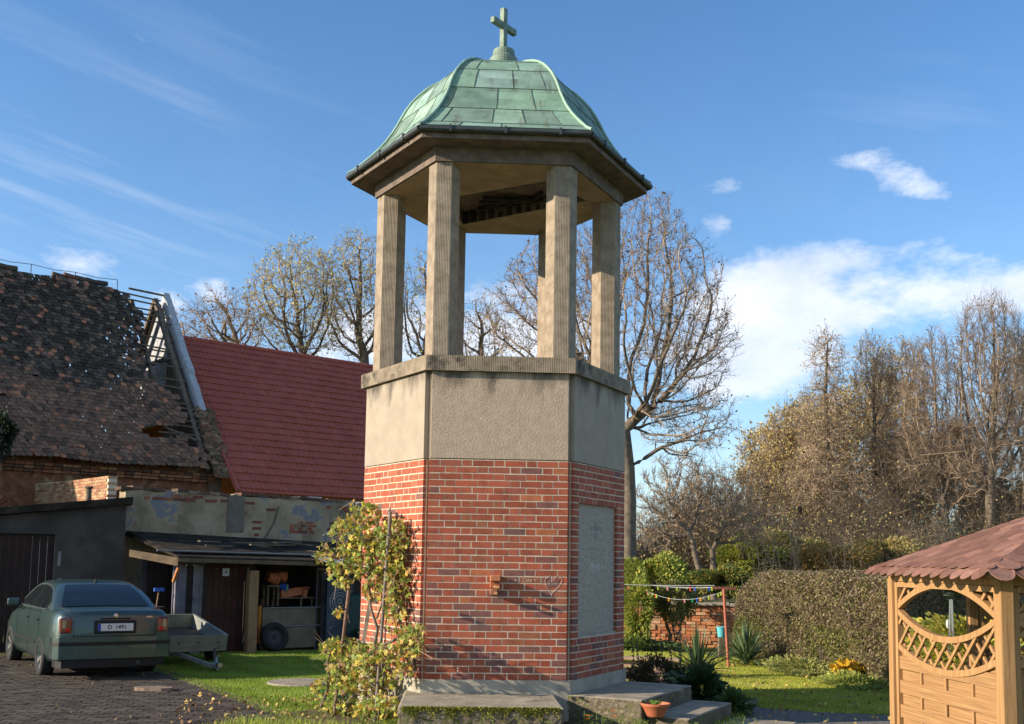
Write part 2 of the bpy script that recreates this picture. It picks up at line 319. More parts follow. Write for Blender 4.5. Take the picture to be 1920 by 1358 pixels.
# widen: the slab sits in front of the core post
M_slab=mat('memorial_stone',[(.3,(.25,.21,.165)),(.5,(.34,.295,.235)),(.7,(.43,.38,.31))],scale=22,bump=.003,bscale=120,streak=((.55,.53,.50),.45,.60,.74))
slab=sl.build('memorial_slab',M_slab,tower,True)
sill=MB(); sill.box(TC+N*(AP-.03)+T*((HOLE[0]+HOLE[1])/2)+UPZ*(HOLE[2]+.012),(HOLE[1]-HOLE[0],.05,.03),[T,N,UPZ]); sill.build('sill',M_plinth,tower,True)
M_insc=mat('worn_inscription',[(.35,(.15,.14,.125)),(.6,(.27,.255,.225))],scale=30)
M_chalk=mat('chalk',[(.4,(.42,.30,.24)),(.6,(.66,.58,.52))],scale=40)
sx=(HOLE[0]+HOLE[1])/2; sw=HOLE[1]-HOLE[0]
def on_slab(x,z): return TC+N*(AP-.0395)+T*(sx+x)+UPZ*z
org=lambda x,z: on_slab(x,z)-TC
text_obj('inscription','19',.085,M_insc,slab,org(-.155,HOLE[3]-.31),T,UPZ,.001,True)
text_obj('inscription','18',.085,M_insc,slab,org(.165,HOLE[3]-.31),T,UPZ,.001,True)
M_insc2=mat('faded_inscription',[(.35,(.18,.17,.15)),(.6,(.30,.285,.25))],scale=30)
text_obj('inscription','I M W E L T',.062,M_insc2,slab,org(-.01,HOLE[3]-.56),T,UPZ,.0006)
text_obj('inscription','K R I E G',.062,M_insc2,slab,org(-.03,HOLE[3]-.68),T,UPZ,.0006)
cr=MB()      # flared-arm cross
for d in range(4):
    a=d*math.pi/2; X=T*_c(a)+UPZ*_s(a); Y=-T*_s(a)+UPZ*_c(a); ln=.085 if d!=3 else .14
    q=[on_slab(0,HOLE[3]-.30)+X*p+Y*w for p,w in((.008,-.012),(ln,-.045),(ln,.045),(.008,.012))]; cr.ext(q,-N*.004)
cr.build('iron_cross',M_insc,slab,False).location=-Vector(TC)
sm=MB(); rr=random.Random(5)
for i in range(26):
    x=rr.uniform(-.16,.12); z=HOLE[3]-.80+rr.gauss(0,.035); h=rr.uniform(.02,.07); w=rr.uniform(.006,.022)
    sm.ext([on_slab(x,z),on_slab(x+w,z-.004),on_slab(x+w*.7,z+h),on_slab(x+.003,z+h*.8)],N*.0012)
M_white=mat('white_scrapes',(.55,.54,.52)); sm.build('scrape_marks',M_white,slab,False).location=-Vector(TC)
# broken brick stub and the chalk drawing beside it
N4,T4=face(4)
p0=atP(919,1082,TC+N4*AP,N4); p1=atP(938,1116,TC+N4*AP,N4)
st=MB(); w=.118
for i,(dp,c,ww) in enumerate([(.105,(.33,.15,.09),.085),(.075,(.42,.14,.065),.118),(.150,(.45,.17,.085),.118)]):
    zc=p1[2]+.038+i*CH-.0; cx=(p0-TC)@T4+.06
    st.box(TC+N4*(AP+dp/2-.01)+T4*(cx-(.118-ww)/2)+UPZ*zc,(ww,dp+.02,.068),[T4,N4,UPZ],c)
for i in range(9):
    a=rr.uniform(-.05,.05); st.box(TC+N4*(AP+rr.uniform(.05,.15))+T4*(cx+a)+UPZ*(p1[2]+rr.uniform(.0,.21)),(.035,.04,.03),[T4,N4,UPZ],(.5,.25,.12))
st.build('brick_stub',M_brick,tower,True,bevel=.006)
def on_f(u,v): 
    p=atP(u,v,TC+N4*(AP+.0025),N4); return p-TC
g1=text_obj('chalk_writing','x + Caba =',.058,M_chalk,tower,on_f(985,1088),T4,UPZ,.0006)
hp=[]
for t in np.linspace(0,2*math.pi,40):
    x=16*_s(t)**3; y=13*_c(t)-5*_c(2*t)-2*_c(3*t)-_c(4*t); hp.append((x/16,y/16))
hm=MB(); c0=on_f(1037,1095)
hm.tube([c0+T4*(x*.10+.02*y)+UPZ*(y*.13)+T4*rr.gauss(0,.003)+UPZ*rr.gauss(0,.003) for x,y in hp],.0019,4)
for i in range(9):
    a=-.07+i*.016; hm.tube([c0+T4*(a-.02)+UPZ*(-.06+i*.004),c0+T4*(a+.03)+UPZ*(.03+i*.006)],.0018,3)
hm.build('chalk_heart',M_chalk,tower)
# ledge, pillars, beam, eaves
lg=MB().prism(hexv(1.855),Z['lb'],Z['lt']-.012); lg.prism(hexv(1.835),Z['lt']-.012,Z['lt']); lg.build('ledge',M_stain,tower,True,bevel=.012)
for k in range(6):
    a=rad(60*k)+HR; c=TC+1.5*np.array([_c(a),_s(a),0])+(np.array([.085,0,0]) if k in (1,2) else 0)
    p=[(c[0]+.2*_c(rad(60*i)+HR),c[1]+.2*_s(rad(60*i)+HR)) for i in range(6)]
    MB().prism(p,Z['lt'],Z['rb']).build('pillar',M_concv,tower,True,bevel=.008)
def ring_slab(outer,inner,z0,z1):
    """hexagonal slab with a polygon hole"""
    b=MB(); n=len(outer);k=len(inner)
    for z,fl in((z0,1),(z1,0)):
        pts=[Vector((x,y,0)) for x,y in outer]; hol=[Vector((x,y,0)) for x,y in inner]
        tr=geometry.tessellate_polygon([pts,hol]); al=[(x,y,z) for x,y in list(outer)+list(inner)]
        for t in tr:
            A,B,C=[np.array(al[i]) for i in t]; nz=np.cross(B-A,C-A)[2]; t=list(t)
            if (nz>0)==bool(fl): t=t[::-1]
            b.add([al[i] for i in t],[0,1,2])
    for pl,rev in((outer,0),(inner,1)):
        m=len(pl)
        for i in range(m):
            a,c=pl[i],pl[(i+1)%m]; q=[(*a,z0),(*c,z0),(*c,z1),(*a,z1)]
            b.add(q,[0,1,2,3] if not rev else [3,2,1,0])
    return b
op=[atZ(838,371,6.99)[:2],atZ(1030,338,6.99)[:2],atZ(1100,376,6.99)[:2],atZ(868,421,6.99)[:2]]
# make sure of anticlockwise order
def ccw(p):
    A=sum(p[i][0]*p[(i+1)%len(p)][1]-p[(i+1)%len(p)][0]*p[i][1] for i in range(len(p))); return p if A>0 else p[::-1]
op=ccw([tuple(q) for q in op])
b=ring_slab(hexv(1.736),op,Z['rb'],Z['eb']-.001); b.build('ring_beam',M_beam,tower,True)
so=MB(); # soffit skin, a lighter board-marked underside
b=ring_slab(hexv(1.70),op,Z['rb']-.006,Z['rb']-.001); b.build('soffit',M_soffit,tower,True)
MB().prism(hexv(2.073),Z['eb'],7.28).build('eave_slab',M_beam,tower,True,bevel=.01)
# hanging boards and beams of the broken bell frame in the ceiling opening
bf=MB(); rr=random.Random(3)
pL=atZ(866,421,6.99); pR=atZ(1100,378,6.99)
for i in range(13):
    t0=i/13; a=pL+(pR-pL)*t0; c=pL+(pR-pL)*(t0+.9/13); h=.17-(.10 if i in(4,7,8) else 0)
    bf.bar((a+c)/2+UPZ*(-.0),(a+c)/2+UPZ*h,np.linalg.norm(c-a),.03)
for i in range(7):
    a=atZ(rr.uniform(860,1010),rr.uniform(370,410),7.1); c=atZ(rr.uniform(900,1080),rr.uniform(355,400),7.14); bf.bar(a,c,.05,.05)
bf.build('bell_frame',M_dark,tower,True)
# gutter
gv=hexv(2.12); gt=MB()
for k in range(6):
    a,c=gv[k],gv[(k+1)%6]
    gt.tube([(*a,7.275),(*c,7.275)],.038,10)
    N_,T_=face(k)
    for f in (.18,.5,.82):
        p=np.array([a[0]+(c[0]-a[0])*f,a[1]+(c[1]-a[1])*f,7.275]); gt.box(p+N_*.012,(.03,.07,.088),[T_,N_,UPZ])
gt.build('gutter',M_lead,tower,True)
# bell-shaped copper roof
PROF=[(2.12,7.315),(2.02,7.375),(1.90,7.48),(1.80,7.57),(1.69,7.68),(1.60,7.79),(1.515,7.91),(1.445,8.03),(1.385,8.15),(1.325,8.26),(1.25,8.37),(1.15,8.48),(1.04,8.58),(.92,8.66),(.78,8.73),(.62,8.785),(.42,8.83),(.20,8.855),(.02,8.86)]
PR=np.array(PROF)
def rz(z): return float(np.interp(z,PR[:,1],PR[:,0]))
rf=MB(); rr=random.Random(9)
rows=[7.33,7.42,7.72,8.09,8.42,8.655,8.86]
for k in range(6):
    for ri in range(len(rows)-1):
        zs=sorted(set([rows[ri],rows[ri+1]]+[p[1] for p in PROF if rows[ri]<p[1]<rows[ri+1]]))
        nc={0:4,1:4,2:3,3:3,4:2,5:1}[ri]; off=[.0,.5,.2,.65,.35,0][ri]
        cuts=[0.]+[min(.97,max(.03,(i+off)/nc+rr.uniform(-.04,.04))) for i in range(nc) if 0<(i+off)/nc<1]+[1.]
        for ci in range(len(cuts)-1):
            tone=rr.uniform(.68,1.10); col=(tone,tone*rr.uniform(.95,1.04),tone*rr.uniform(.94,1.06))
            lift=rr.uniform(0,.003)
            for zi in range(len(zs)-1):
                q=[]
                for z,f in((zs[zi],cuts[ci]),(zs[zi],cuts[ci+1]),(zs[zi+1],cuts[ci+1]),(zs[zi+1],cuts[ci])):
                    r=rz(z)+lift+(.004 if z==rows[ri] else 0); a0=rad(60*k)+HR; a1=a0+rad(60)
                    A=np.array([_c(a0),_s(a0)])*r; B=np.array([_c(a1),_s(a1)])*r; P=A+(B-A)*f; q.append((TC[0]+P[0],TC[1]+P[1],z))
                rf.add(q,[0,1,2,3],col)
        # seams
roof=rf.build('copper_roof',M_copper,tower,True)
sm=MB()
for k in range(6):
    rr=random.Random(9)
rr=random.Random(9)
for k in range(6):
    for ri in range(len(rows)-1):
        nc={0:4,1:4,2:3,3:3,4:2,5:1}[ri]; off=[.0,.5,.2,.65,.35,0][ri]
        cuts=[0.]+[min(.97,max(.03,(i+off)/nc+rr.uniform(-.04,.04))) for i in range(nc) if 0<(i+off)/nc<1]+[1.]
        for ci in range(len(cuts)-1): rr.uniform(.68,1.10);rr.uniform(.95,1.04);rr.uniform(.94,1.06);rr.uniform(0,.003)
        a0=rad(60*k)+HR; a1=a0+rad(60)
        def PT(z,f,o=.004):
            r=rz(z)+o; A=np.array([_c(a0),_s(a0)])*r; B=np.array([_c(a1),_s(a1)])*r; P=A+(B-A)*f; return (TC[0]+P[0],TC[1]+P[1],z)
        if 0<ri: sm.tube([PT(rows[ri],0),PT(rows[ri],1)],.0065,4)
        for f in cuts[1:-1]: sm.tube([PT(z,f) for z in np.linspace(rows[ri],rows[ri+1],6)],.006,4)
sm.build('sheet_seam',mat('dark_seam',[(.3,(.06,.075,.06)),(.7,(.13,.16,.12))],scale=8),tower,True)  # raised sheet seams, coloured darker than the copper sheets
for k in range(6):
    a=rad(60*k)+HR; d=np.array([_c(a),_s(a),0])
    MB().tube([TC+d*(r+.01)+UPZ*(z+.012) for r,z in PROF[:-2]],.019,8).build('ridge_roll',M_copper2 if 'M_copper2' in globals() else mat('copper_roll',[(.3,(.17,.27,.21)),(.6,(.30,.44,.35))],scale=3,rough=.6),tower,True,smooth=True)
MB().lathe([(.0,8.84),(.20,8.84),(.20,9.06),(.165,9.10),(.15,9.19),(.0,9.20)],28,(TC[0]+.02,TC[1],0)).build('cross_base',mat('cross_metal',[(.3,(.09,.13,.10)),(.5,(.16,.22,.17)),(.7,(.26,.33,.25))],scale=9,bump=.004,bscale=30,rough=.6),tower,True)
MCR=MATS['cross_metal']; cc=TC+np.array([.012,0,0]); ad=np.array([.62,.785,0]); an=np.array([.785,-.62,0])
x=MB(); x.box(cc+UPZ*9.51,(.085,.075,.62),[ad,an,UPZ]); x.box(cc+UPZ*9.56,(.52,.070,.085),[ad,an,UPZ]); x.build('cross',MCR,tower,True,bevel=.006)
# ------------------------------------------------------------------ terraces and steps at the tower's foot
M_step=mat('step_concrete',[(.25,(.17,.145,.105)),(.5,(.29,.25,.185)),(.75,(.42,.37,.28))],scale=3,bump=.012,bscale=26,spots=((.09,.085,.05),.75,.56,.68,2.2))
M_stepside=mat('mossy_concrete',[(.3,(.07,.058,.038)),(.5,(.17,.14,.095)),(.7,(.30,.255,.18))],scale=4,bump=.035,bscale=24,spots=((.10,.13,.02),.9,.52,.60,2.6))
def rough_block(name,poly,z0,z1,label,m=M_step,ms=M_stepside,seed=1,jag=.012):
    """weathered concrete block: subdivided sides with a rough front, smoother top"""
    rg=np.random.default_rng(seed); p=np.array(poly,float); pts=[]
    for i in range(len(p)):
        a,b=p[i],p[(i+1)%len(p)]; n=max(2,int(np.linalg.norm(b-a)/.03))
        for j in range(n): pts.append(a+(b-a)*j/n)
    pts=np.array(pts); c=pts.mean(0); n=len(pts); d=pts-c; d/=np.linalg.norm(d,axis=1)[:,None]
    lev=np.linspace(z0,z1-.012,14); rings=[]
    for k,z in enumerate(lev):
        o=rg.normal(0,jag,(n,1))*(1 if k<13 else .3)*.55; rings.append(np.c_[pts+d*o,np.full(n,z)+rg.normal(0,.004,n)*(k<13)*.5])
    rings.append(np.c_[pts-d*.02,np.full(n,z1)])
    V=np.vstack(rings); b=MB(); m_=len(rings)
    b.add(V,[[i*n+j,i*n+(j+1)%n,(i+1)*n+(j+1)%n,(i+1)*n+j] for i in range(m_-2) for j in range(n)])
    t=MB(); t.add(np.vstack([rings[-2],rings[-1]]),[[j,(j+1)%n,(j+1)%n+n,j+n] for j in range(n)]); t.add(rings[-1],list(range(n)))
    e=thing(name,label,'step',(c[0],c[1],0)); b.build('side',ms,e,True,smooth=True); t.build('tread',m,e,True); return e
f0=TC+N4*1.54; q=lambda a,b:(f0+T4*a+N4*b)[:2]
tstep=rough_block('concrete_step',[q(-1.09,-.25),q(-1.09,1.24),q(.70,1.24),q(.70,-.25)],.02,.421,'long mossy concrete terrace along the foot of the front brick face',seed=2)
rough_block('concrete_step',[q(-.98,1.28),q(-.98,1.95),q(.78,1.95),q(.78,1.28)],0,.245,'lowest front step at the bottom edge below the mossy terrace',seed=3)
N5,T5=face(5); r0=TC+N5*1.54; q5=lambda a,b:(r0+T5*a+N5*b)[:2]
rough_block('concrete_step',[q5(-.92,-.22),q5(-.92,.93),q5(.93,.93),q5(.93,-.22)],.02,.4185,'broad upper concrete step below the memorial slab',seed=4,jag=.010)
rough_block('concrete_step',[q5(-.80,.95),q5(-.80,1.46),q5(.93,1.46),q5(.93,.95)],0,.235,'lower concrete step with the terracotta bowl standing on it',seed=5,jag=.010)
rough_block('concrete_step',[q5(-.75,1.50),q5(-.75,2.3),q5(.93,2.3),q5(.93,1.50)],-.05,.055,'flat grey slab on the path beyond the lower step',seed=6,jag=.006)
# ------------------------------------------------------------------ farm buildings on the left, all laid out on one axis
BA=np.array([_c(rad(40)),_s(rad(40)),0]); BN=np.array([BA[1],-BA[0],0])     # along the barn, and out towards the yard
def solve(u,v,q0,ofs):      # point of the vertical plane {q0 + ofs*BN + t*BA} seen at (u,v); returns t,z
    p=atP(u,v,np.array(q0)+BN*ofs,BN); return (p-np.array(q0))@BA,p[2]
E0=atY(25,839,30.); E0g=np.array([E0[0],E0[1],0.])
def BP(t,q,z): return E0g+BA*t+BN*q+UPZ*z
ze=E0[2]; RH=4.5
zr=solve(0,506,E0g,-RH)[1]
t_end=solve(399,866,E0g,0)[0]
M_oldbrick=mat('old_barn_brick',[(.3,(.10,.045,.028)),(.5,(.20,.085,.045)),(.7,(.30,.14,.075))],scale=5,bump=.02,bscale=22,coord='Object',spots=((.32,.24,.13),.8,.55,.62,1.1))
M_tile=mat('old_roof_tile',[(.25,(.6,.6,.6)),(.5,(1,1,1)),(.75,(1.3,1.25,1.2))],scale=11,bump=.01,bscale=30,attr=True,coord='Object',rough=.95)
M_wood=mat('grey_old_wood',[(.3,(.06,.045,.03)),(.6,(.16,.125,.09))],scale=6,bump=.006,bscale=25,coord='Object')
M_aac=mat('aerated_block',[(.3,(.30,.31,.33)),(.7,(.44,.45,.46))],scale=6,bump=.006,bscale=50,coord='Object')
barn=thing('old_barn','ruined brick barn with a sagging mossy tile roof full of holes','barn',BP(0,0,0))
# walls
tl=-9.; w=MB()
w.ext([BP(tl,-.35,0),BP(t_end+.2,-.35,0),BP(t_end+.2,-.35,ze+.22),BP(tl,-.35,ze+.22)],-BN*.4)
w.ext([BP(tl,-2*RH+.4,0),BP(t_end,-2*RH+.4,0),BP(t_end,-2*RH+.4,ze-.25),BP(tl,-2*RH+.4,ze-.25)],BN*.35)
w.ext([BP(tl,-.76,0),BP(tl,-2*RH+.8,0),BP(tl,-2*RH+.8,ze-.25),BP(tl,-RH,zr-.25),BP(tl,-.76,ze-.25)],BA*.35)
w.build('wall',M_oldbrick,barn,True)
M_arch=mat('arch_brick',[(.3,(.6,.6,.6)),(.7,(1.2,1.1,1))],scale=12,bump=.01,bscale=30,attr=True,coord='Object'); rr=random.Random(2)      # segmental brick arches and the corbelled eaves course
for tc_ in (-5.6,-1.3,3.0):
    ar=MB()
    for i in range(27):
        a=rad(28+i*124/26); c=BP(tc_+1.55*_c(a),-.30,2.55+1.25*_s(a)); X=BA*_c(a)+UPZ*_s(a); Y=-BA*_s(a)+UPZ*_c(a)
        cl=rr.choice([(.30,.12,.07),(.22,.09,.05),(.36,.20,.11),(.16,.08,.05)]); ar.box(c,(.28,.10,.095),[X,np.cross(X,Y),Y],cl)
    ar.build('brick_arch',M_arch,barn,True)
ar=MB()
for r_ in range(3):
    x=tl
    while x<t_end: 
        cl=rr.choice([(.28,.12,.07),(.20,.09,.05),(.34,.19,.10),(.12,.07,.05)]); ar.box(BP(x+.12,-.30+.05*r_,ze-.58+.09*r_),(.24,.22,.075),[BA,BN,UPZ],cl); x+=.26
ar.build('brick_cornice',M_arch,barn,True)
inf=MB()
for tc_ in (-5.6,-1.3,3.0):
    pts=[BP(tc_+1.38*_c(rad(a)),-.33,2.5+1.12*_s(rad(a))) for a in range(30,151,10)]; pts=[BP(tc_+1.2,-.33,1.0)]+pts+[BP(tc_-1.2,-.33,1.0)]
    inf.ext(pts,-BN*.015)
inf.build('blind_arch_infill',mat('arch_infill',[(.3,(.045,.03,.02)),(.7,(.12,.075,.045))],scale=3,coord='Object',bump=.02),barn,True)
# tiles laid one by one along the slope
SL=np.array([0,0,0]); dn=BN*RH+UPZ*(ze-zr); Ls=np.linalg.norm(dn); dn/=Ls; nm=np.cross(BA,dn); nm=nm if nm[2]>0 else -nm
tv=[];
tl_=MB(); ew=.172; eh=.15; nrow=int((Ls+.35)/eh); rr=random.Random(12)
def edge_t(f):   # ragged right-hand end of the surviving tiles, f = 0 ridge .. 1 eaves
    e=np.interp(f,[0,.06,.12,.22,.34,.46,.54,.62,.70,.80,.86,.92,1.0],[4.4,4.75,4.95,4.75,4.55,4.45,4.65,5.15,5.35,5.2,4.9,5.25,5.75]); return e+.12*math.sin(f*61)+.08*math.sin(f*130)
rng=np.random.default_rng(5)
verts=[];faces=[];cols=[]
sag=lambda t,f: .06-.06*math.sin(max(0,min(1,f))*math.pi)*(1+.5*math.sin(t*.9))-.05*math.sin(t*1.7+f*3)
for r_ in range(nrow):
    f=r_*eh/Ls; s0=r_*eh
    x=tl+(.5*ew if r_%2 else 0); e=edge_t(f)
    while x<e+rr.uniform(-.12,.12):
        hole=False
        if rr.random()<.003 and f<.75: hole=True
        if (x-(e-.65))**2/.40+((f-.845)/.045)**2<1: hole=True
        if not hole:
            mess=.10 if f<.52 else .03
            if x>e-.8: mess=.4
            dx=rr.gauss(0,.012)*(1+4*mess); dr=rr.gauss(0,.008)*(1+4*mess); lift=abs(rr.gauss(0,.007))*(1+2*mess); an=rr.gauss(0,.07)*mess*2
            p=BP(x,-RH,zr)+dn*s0
            moss=.5+.5*math.sin(x*.8+1.3)*math.cos(f*5)
            if f<.53+.10*math.sin(x*.7): 
                t_=rr.random(); c=(.052,.039,.027) if t_<.5 else (.095,.070,.050) if t_<.80 else (.18,.11,.07) if t_<.95 else (.36,.15,.08)
            else:
                t_=rr.random(); c=(.15,.090,.058) if t_<.45 else (.21,.115,.072) if t_<.85 else (.09,.062,.044) if t_<.96 else (.36,.15,.08)
            k=rr.uniform(.75,1.25); c=tuple(min(1,q_*k) for q_ in c)
            ca,sa=_c(an),_s(an); X=BA*ca+dn*sa; Y=-BA*sa+dn*ca
            o=p+BA*dx+dn*dr+nm*(.035+lift+sag(x,f))
            L_=eh+.10; hw=ew*.505
            V=[o-X*hw,o+X*hw,o+X*hw+Y*(L_-.045)+nm*.03,o+X*(hw*.55)+Y*L_+nm*.032,o-X*(hw*.55)+Y*L_+nm*.032,o-X*hw+Y*(L_-.045)+nm*.03]
            tl_.ext(V,-nm*.016,c)
        x+=ew
tl_.build('roof_tile_field',M_tile,barn,True)
# ridge tiles, far slope, battens and rafters
rd=MB(); rr=random.Random(4)
x=tl
while x<4.0:
    if rr.random()<.72:
        c=rr.choice([(.06,.055,.05),(.10,.075,.06),(.17,.08,.055)]); l=.36
        z_=zr+.06+sag(x,0)*1.+rr.uniform(-.02,.05); rd.tube([BP(x,-RH,z_),BP(x+l,-RH,z_+rr.uniform(-.03,.03))],[.10,.085],7,c)
    x+=.36
rd.build('ridge_tile',M_tile,barn,True)
bt=MB(); dn2=-BN*RH+UPZ*(ze-zr); dn2/=np.linalg.norm(dn2)
for tt in np.arange(tl+.5,t_end,.95):
    for d_ in (dn,dn2): bt.bar(BP(tt,-RH,zr-.26),BP(tt,-RH,zr-.26)+d_*Ls,.11,.13)
for tt in (t_end-.25,): 
    for d_ in (dn,dn2): bt.bar(BP(tt,-RH,zr-.10),BP(tt,-RH,zr-.10)+d_*Ls,.13,.16)
    bt.bar(BP(tt,-RH+1.7,zr-2.35),BP(tt,-RH-1.7,zr-2.35),.1,.14)
rr=random.Random(8)
for s_ in (.02,.32,.72,.98,1.25,2.05,2.5,2.7,3.0,3.3,4.0,4.25,5.0,5.2,5.4,5.75,6.0,6.4,6.9):
    t0=edge_t(s_/Ls)-.6; bt.bar(BP(t0,-RH,zr-.0)+dn*s_,BP(t_end+rr.uniform(-.15,.1),-RH,zr-.02)+dn*(s_+rr.uniform(-.03,.12)),.055,.045)
bt.bar(BP(t_end-1.2,-RH,zr+.14),BP(t_end+.1,-RH,zr+.10),.06,.06)
bt.bar(BP(t_end-1.8,-1.1,ze+1.3),BP(t_end-.4,-.4,ze+.7),.07,.07)
bt.bar(BP(t_end-.95,-.9,ze+.35),BP(t_end-.9,-1.35,ze+1.5),.12,.10)
bt.build('roof_timber',M_wood,barn,True)
bk=MB() # far slope with torn holes
for r_ in range(0,26):
    for i in range(34):
        x=tl+i*.4; s_=r_*.29
        if x>4.0+.5*math.sin(r_): continue
        if rr.random()<.012: continue
        o=BP(x,-RH,zr)+dn2*s_; n2=np.cross(dn2,BA); bk.ext([o,o+BA*.41,o+BA*.41+dn2*.31,o+dn2*.31],UPZ*.03,(.07,.055,.045))
bk.build('far_roof_slope',M_tile,barn,True)
wr=MB(); prev=None; rr=random.Random(6)
for x in (-9,-7.1,-5.2,-3.2,-1.2,.2,1.5,2.9,4.3):
    p=BP(x,-RH,zr+.10); tp=p+UPZ*.26; wr.tube([p-UPZ*.1,tp],.013,5)
    if prev is not None: wr.tube([prev,(prev+tp)/2-UPZ*.05,tp],.010,5)
    prev=tp
wr.build('lightning_wire',M_lead,barn,True)
# stepped block parapet with its gable
gb=thing('parapet_wall','pale block parapet stepping down between the ruined roof and the red roof','wall',BP(t_end+.1,-RH,0))
pm=MB(); rr=random.Random(21)
t0_,t1_=t_end+.04,t_end+.26
nb=int(Ls/.26)
for side,dd in((1,dn),(-1,dn2)):
    for i in range(int(nb*.78)):
        s_=i*.262; p=BP(0,-RH,zr+.20)+dd*s_
        k=rr.uniform(-.015,.03)+ (.07 if i in(13,14,17) else 0)
        V=[p+BA*t0_,p+BA*t1_,p+BA*t1_+dd*.255,p+BA*t0_+dd*.255]; V=[v+UPZ*k for v in V]; pm.ext(V,-UPZ*.55)
pm.build('coping_block',M_aac,gb,True,bevel=.008)
gw=MB(); rr=random.Random(22)
zb=ze+1.9
for r_ in range(28):
    z0=zb+r_*.25-.3; hf=(zr-.30-(z0+.25))/(zr-ze)*RH
    if hf<=.1: continue
    x=-hf+rr.uniform(-.25,0)
    while x<hf:
        a=max(x,-hf);b_=min(x+.59,hf)
        if b_-a>.08: gw.box(BP(t_end+.19,-RH+(a+b_)/2,z0+.122),(.24,b_-a-.008,.242),[BA,BN,UPZ])
        x+=.60
gw.build('gable_block_wall',M_aac,gb,True)
gl=MB(); rr=random.Random(23)   # rubble and brick stump of the old gable below
for i in range(420):
    f=rr.uniform(.70,1.06); p=BP(t_end+rr.uniform(.0,.48),-RH,zr-.02)+dn*(Ls*f)+UPZ*rr.uniform(-.10,.12)
    a=rr.gauss(0,.25); X=BA*_c(a)+BN*_s(a); Y=np.cross(UPZ,X); gl.box(p,(rr.uniform(.12,.26),.13,.075),[X,Y,UPZ],rr.choice([(.24,.13,.08),(.16,.10,.07),(.30,.22,.15),(.11,.085,.065),(.20,.17,.12)]))
gl.ext([BP(t_end+.02,-.2,0),BP(t_end+.02,-.2,ze-.1),BP(t_end+.02,-RH+.6,zr-1.2),BP(t_end+.02,-RH+.6,0)],BA*.40,(.17,.12,.085))
gl.build('brick_gable_stump',MATS['arch_brick'],gb,True)
# red steel roof on the rebuilt half
red=thing('red_roof_building','long rebuilt barn half under a dark red pressed tile roof','building',BP(t_end+1,-1,0))
tr0,_z=solve(322,632,E0g,-RH); zrr=_z
# eaves line through (447,922)
best=None
for qq in np.linspace(-.6,1.6,60):
    t_,z_=solve(447,922,E0g,qq)
    if best is None or abs(t_-tr0)<best[0]: best=(abs(t_-tr0),qq,z_)
QE,zee=best[1],best[2]
d3=BN*(QE+RH)+UPZ*(zee-zrr); L3=np.linalg.norm(d3); d3/=L3; n3=np.cross(BA,d3); n3=n3 if n3[2]>0 else -n3
TT=np.arange(0,14.5,.0475); rows=[]; S=[]; s_=0
while s_<L3: S+= [s_,s_+.02,min(s_+.345,L3)]; s_+=.35
S=sorted(set(S)); V=[]
for s_ in S:
    k=math.floor((s_+1e-6)/.35); fr=(s_-k*.35)/.35
    wav=.5+.5*np.cos(TT*2*np.pi/.19); ht=.035*wav+.010*np.sin(TT*1.3+k*.4)+.004*np.sin(TT*7+k*2.3)+ .038*(fr if fr>.02 else 0)+ (0)
    sc_=s_+.035*np.abs(np.sin(TT*np.pi/.19))*0
    V.append((BP(0,-RH,zrr)+d3*s_)[None,:]+ (tr0+TT)[:,None]*BA[None,:]+ht[:,None]*n3[None,:]+d3[None,:]*(.05*wav)[:,None]*(1 if fr>.5 or fr<.02 else 1))
V=np.array(V); nS,nT=V.shape[:2]; I=np.arange(nS*nT).reshape(nS,nT)
Fq=np.stack([I[:-1,:-1],I[1:,:-1],I[1:,1:],I[:-1,1:]],-1).reshape(-1,4)
M_red=mat('red_roof_sheet',[(.3,(.34,.082,.056)),(.5,(.41,.105,.070)),(.7,(.47,.135,.092))],scale=1.1,rough=.55,spec=.25,coord='Object',spots=((.22,.07,.05),.45,.50,.66,.45))
rg=np.random.default_rng(31); tab=rg.uniform(.93,1.07,(40,120)); ri=np.array([int((s_+1e-6)/.35) for s_ in S])[:-1]; ti=(TT[:-1]/.19).astype(int)
tc3=np.repeat(tab[ri[:,None],ti[None,:]].ravel()[:,None],3,1); r_=MB(); r_.add(V.reshape(-1,3),Fq,tc3)
M_redt=mat('red_roof_tiles',[(.3,(.33,.082,.050)),(.7,(.39,.105,.066))],scale=1.1,rough=.6,spec=.2,coord='Object',spots=((.27,.08,.055),.3,.50,.66,.45),attr=True)
r_.build('roof',M_redt,red,True)
fl=MB(); 
far=BP(0,-2*RH-QE,zee)
fl.ext([BP(tr0,-RH,zrr-.02),BP(tr0+14.4,-RH,zrr-.02),BP(tr0+14.4,-RH,zrr-.02)+(-BN*(QE+RH)+UPZ*(zee-zrr)),BP(tr0,-RH,zrr-.02)+(-BN*(QE+RH)+UPZ*(zee-zrr))],-UPZ*.05); fl.build('roof',M_red,red,True)
cp=MB()
for i in range(42): 
    a=BP(tr0+i*.345,-RH,zrr+.045); cp.tube([a,a+BA*.35],[.085,.075],8)
cp.build('ridge_cap',M_red,red,True)
vg=MB(); vg.bar(BP(tr0-.02,-RH,zrr+.03),BP(tr0-.02,-RH,zrr+.03)+d3*L3,.05,.16,None,n3); vg.build('verge_trim',M_red,red,True)
wl=MB(); wl.ext([BP(tr0+.4,QE-.35,0),BP(tr0+14,QE-.35,0),BP(tr0+14,QE-.35,zee-.05),BP(tr0+.4,QE-.35,zee-.05)],-BN*.3); wl.ext([BP(tr0+13.7,QE-.36,0),BP(tr0+13.7,-2*RH-QE+.3,0),BP(tr0+13.7,-2*RH-QE+.3,zee-.1),BP(tr0+13.7,-RH,zrr-.1),BP(tr0+13.7,QE-.36,zee-.1)],BA*.3)
wl.build('wall',M_aac,red,True)
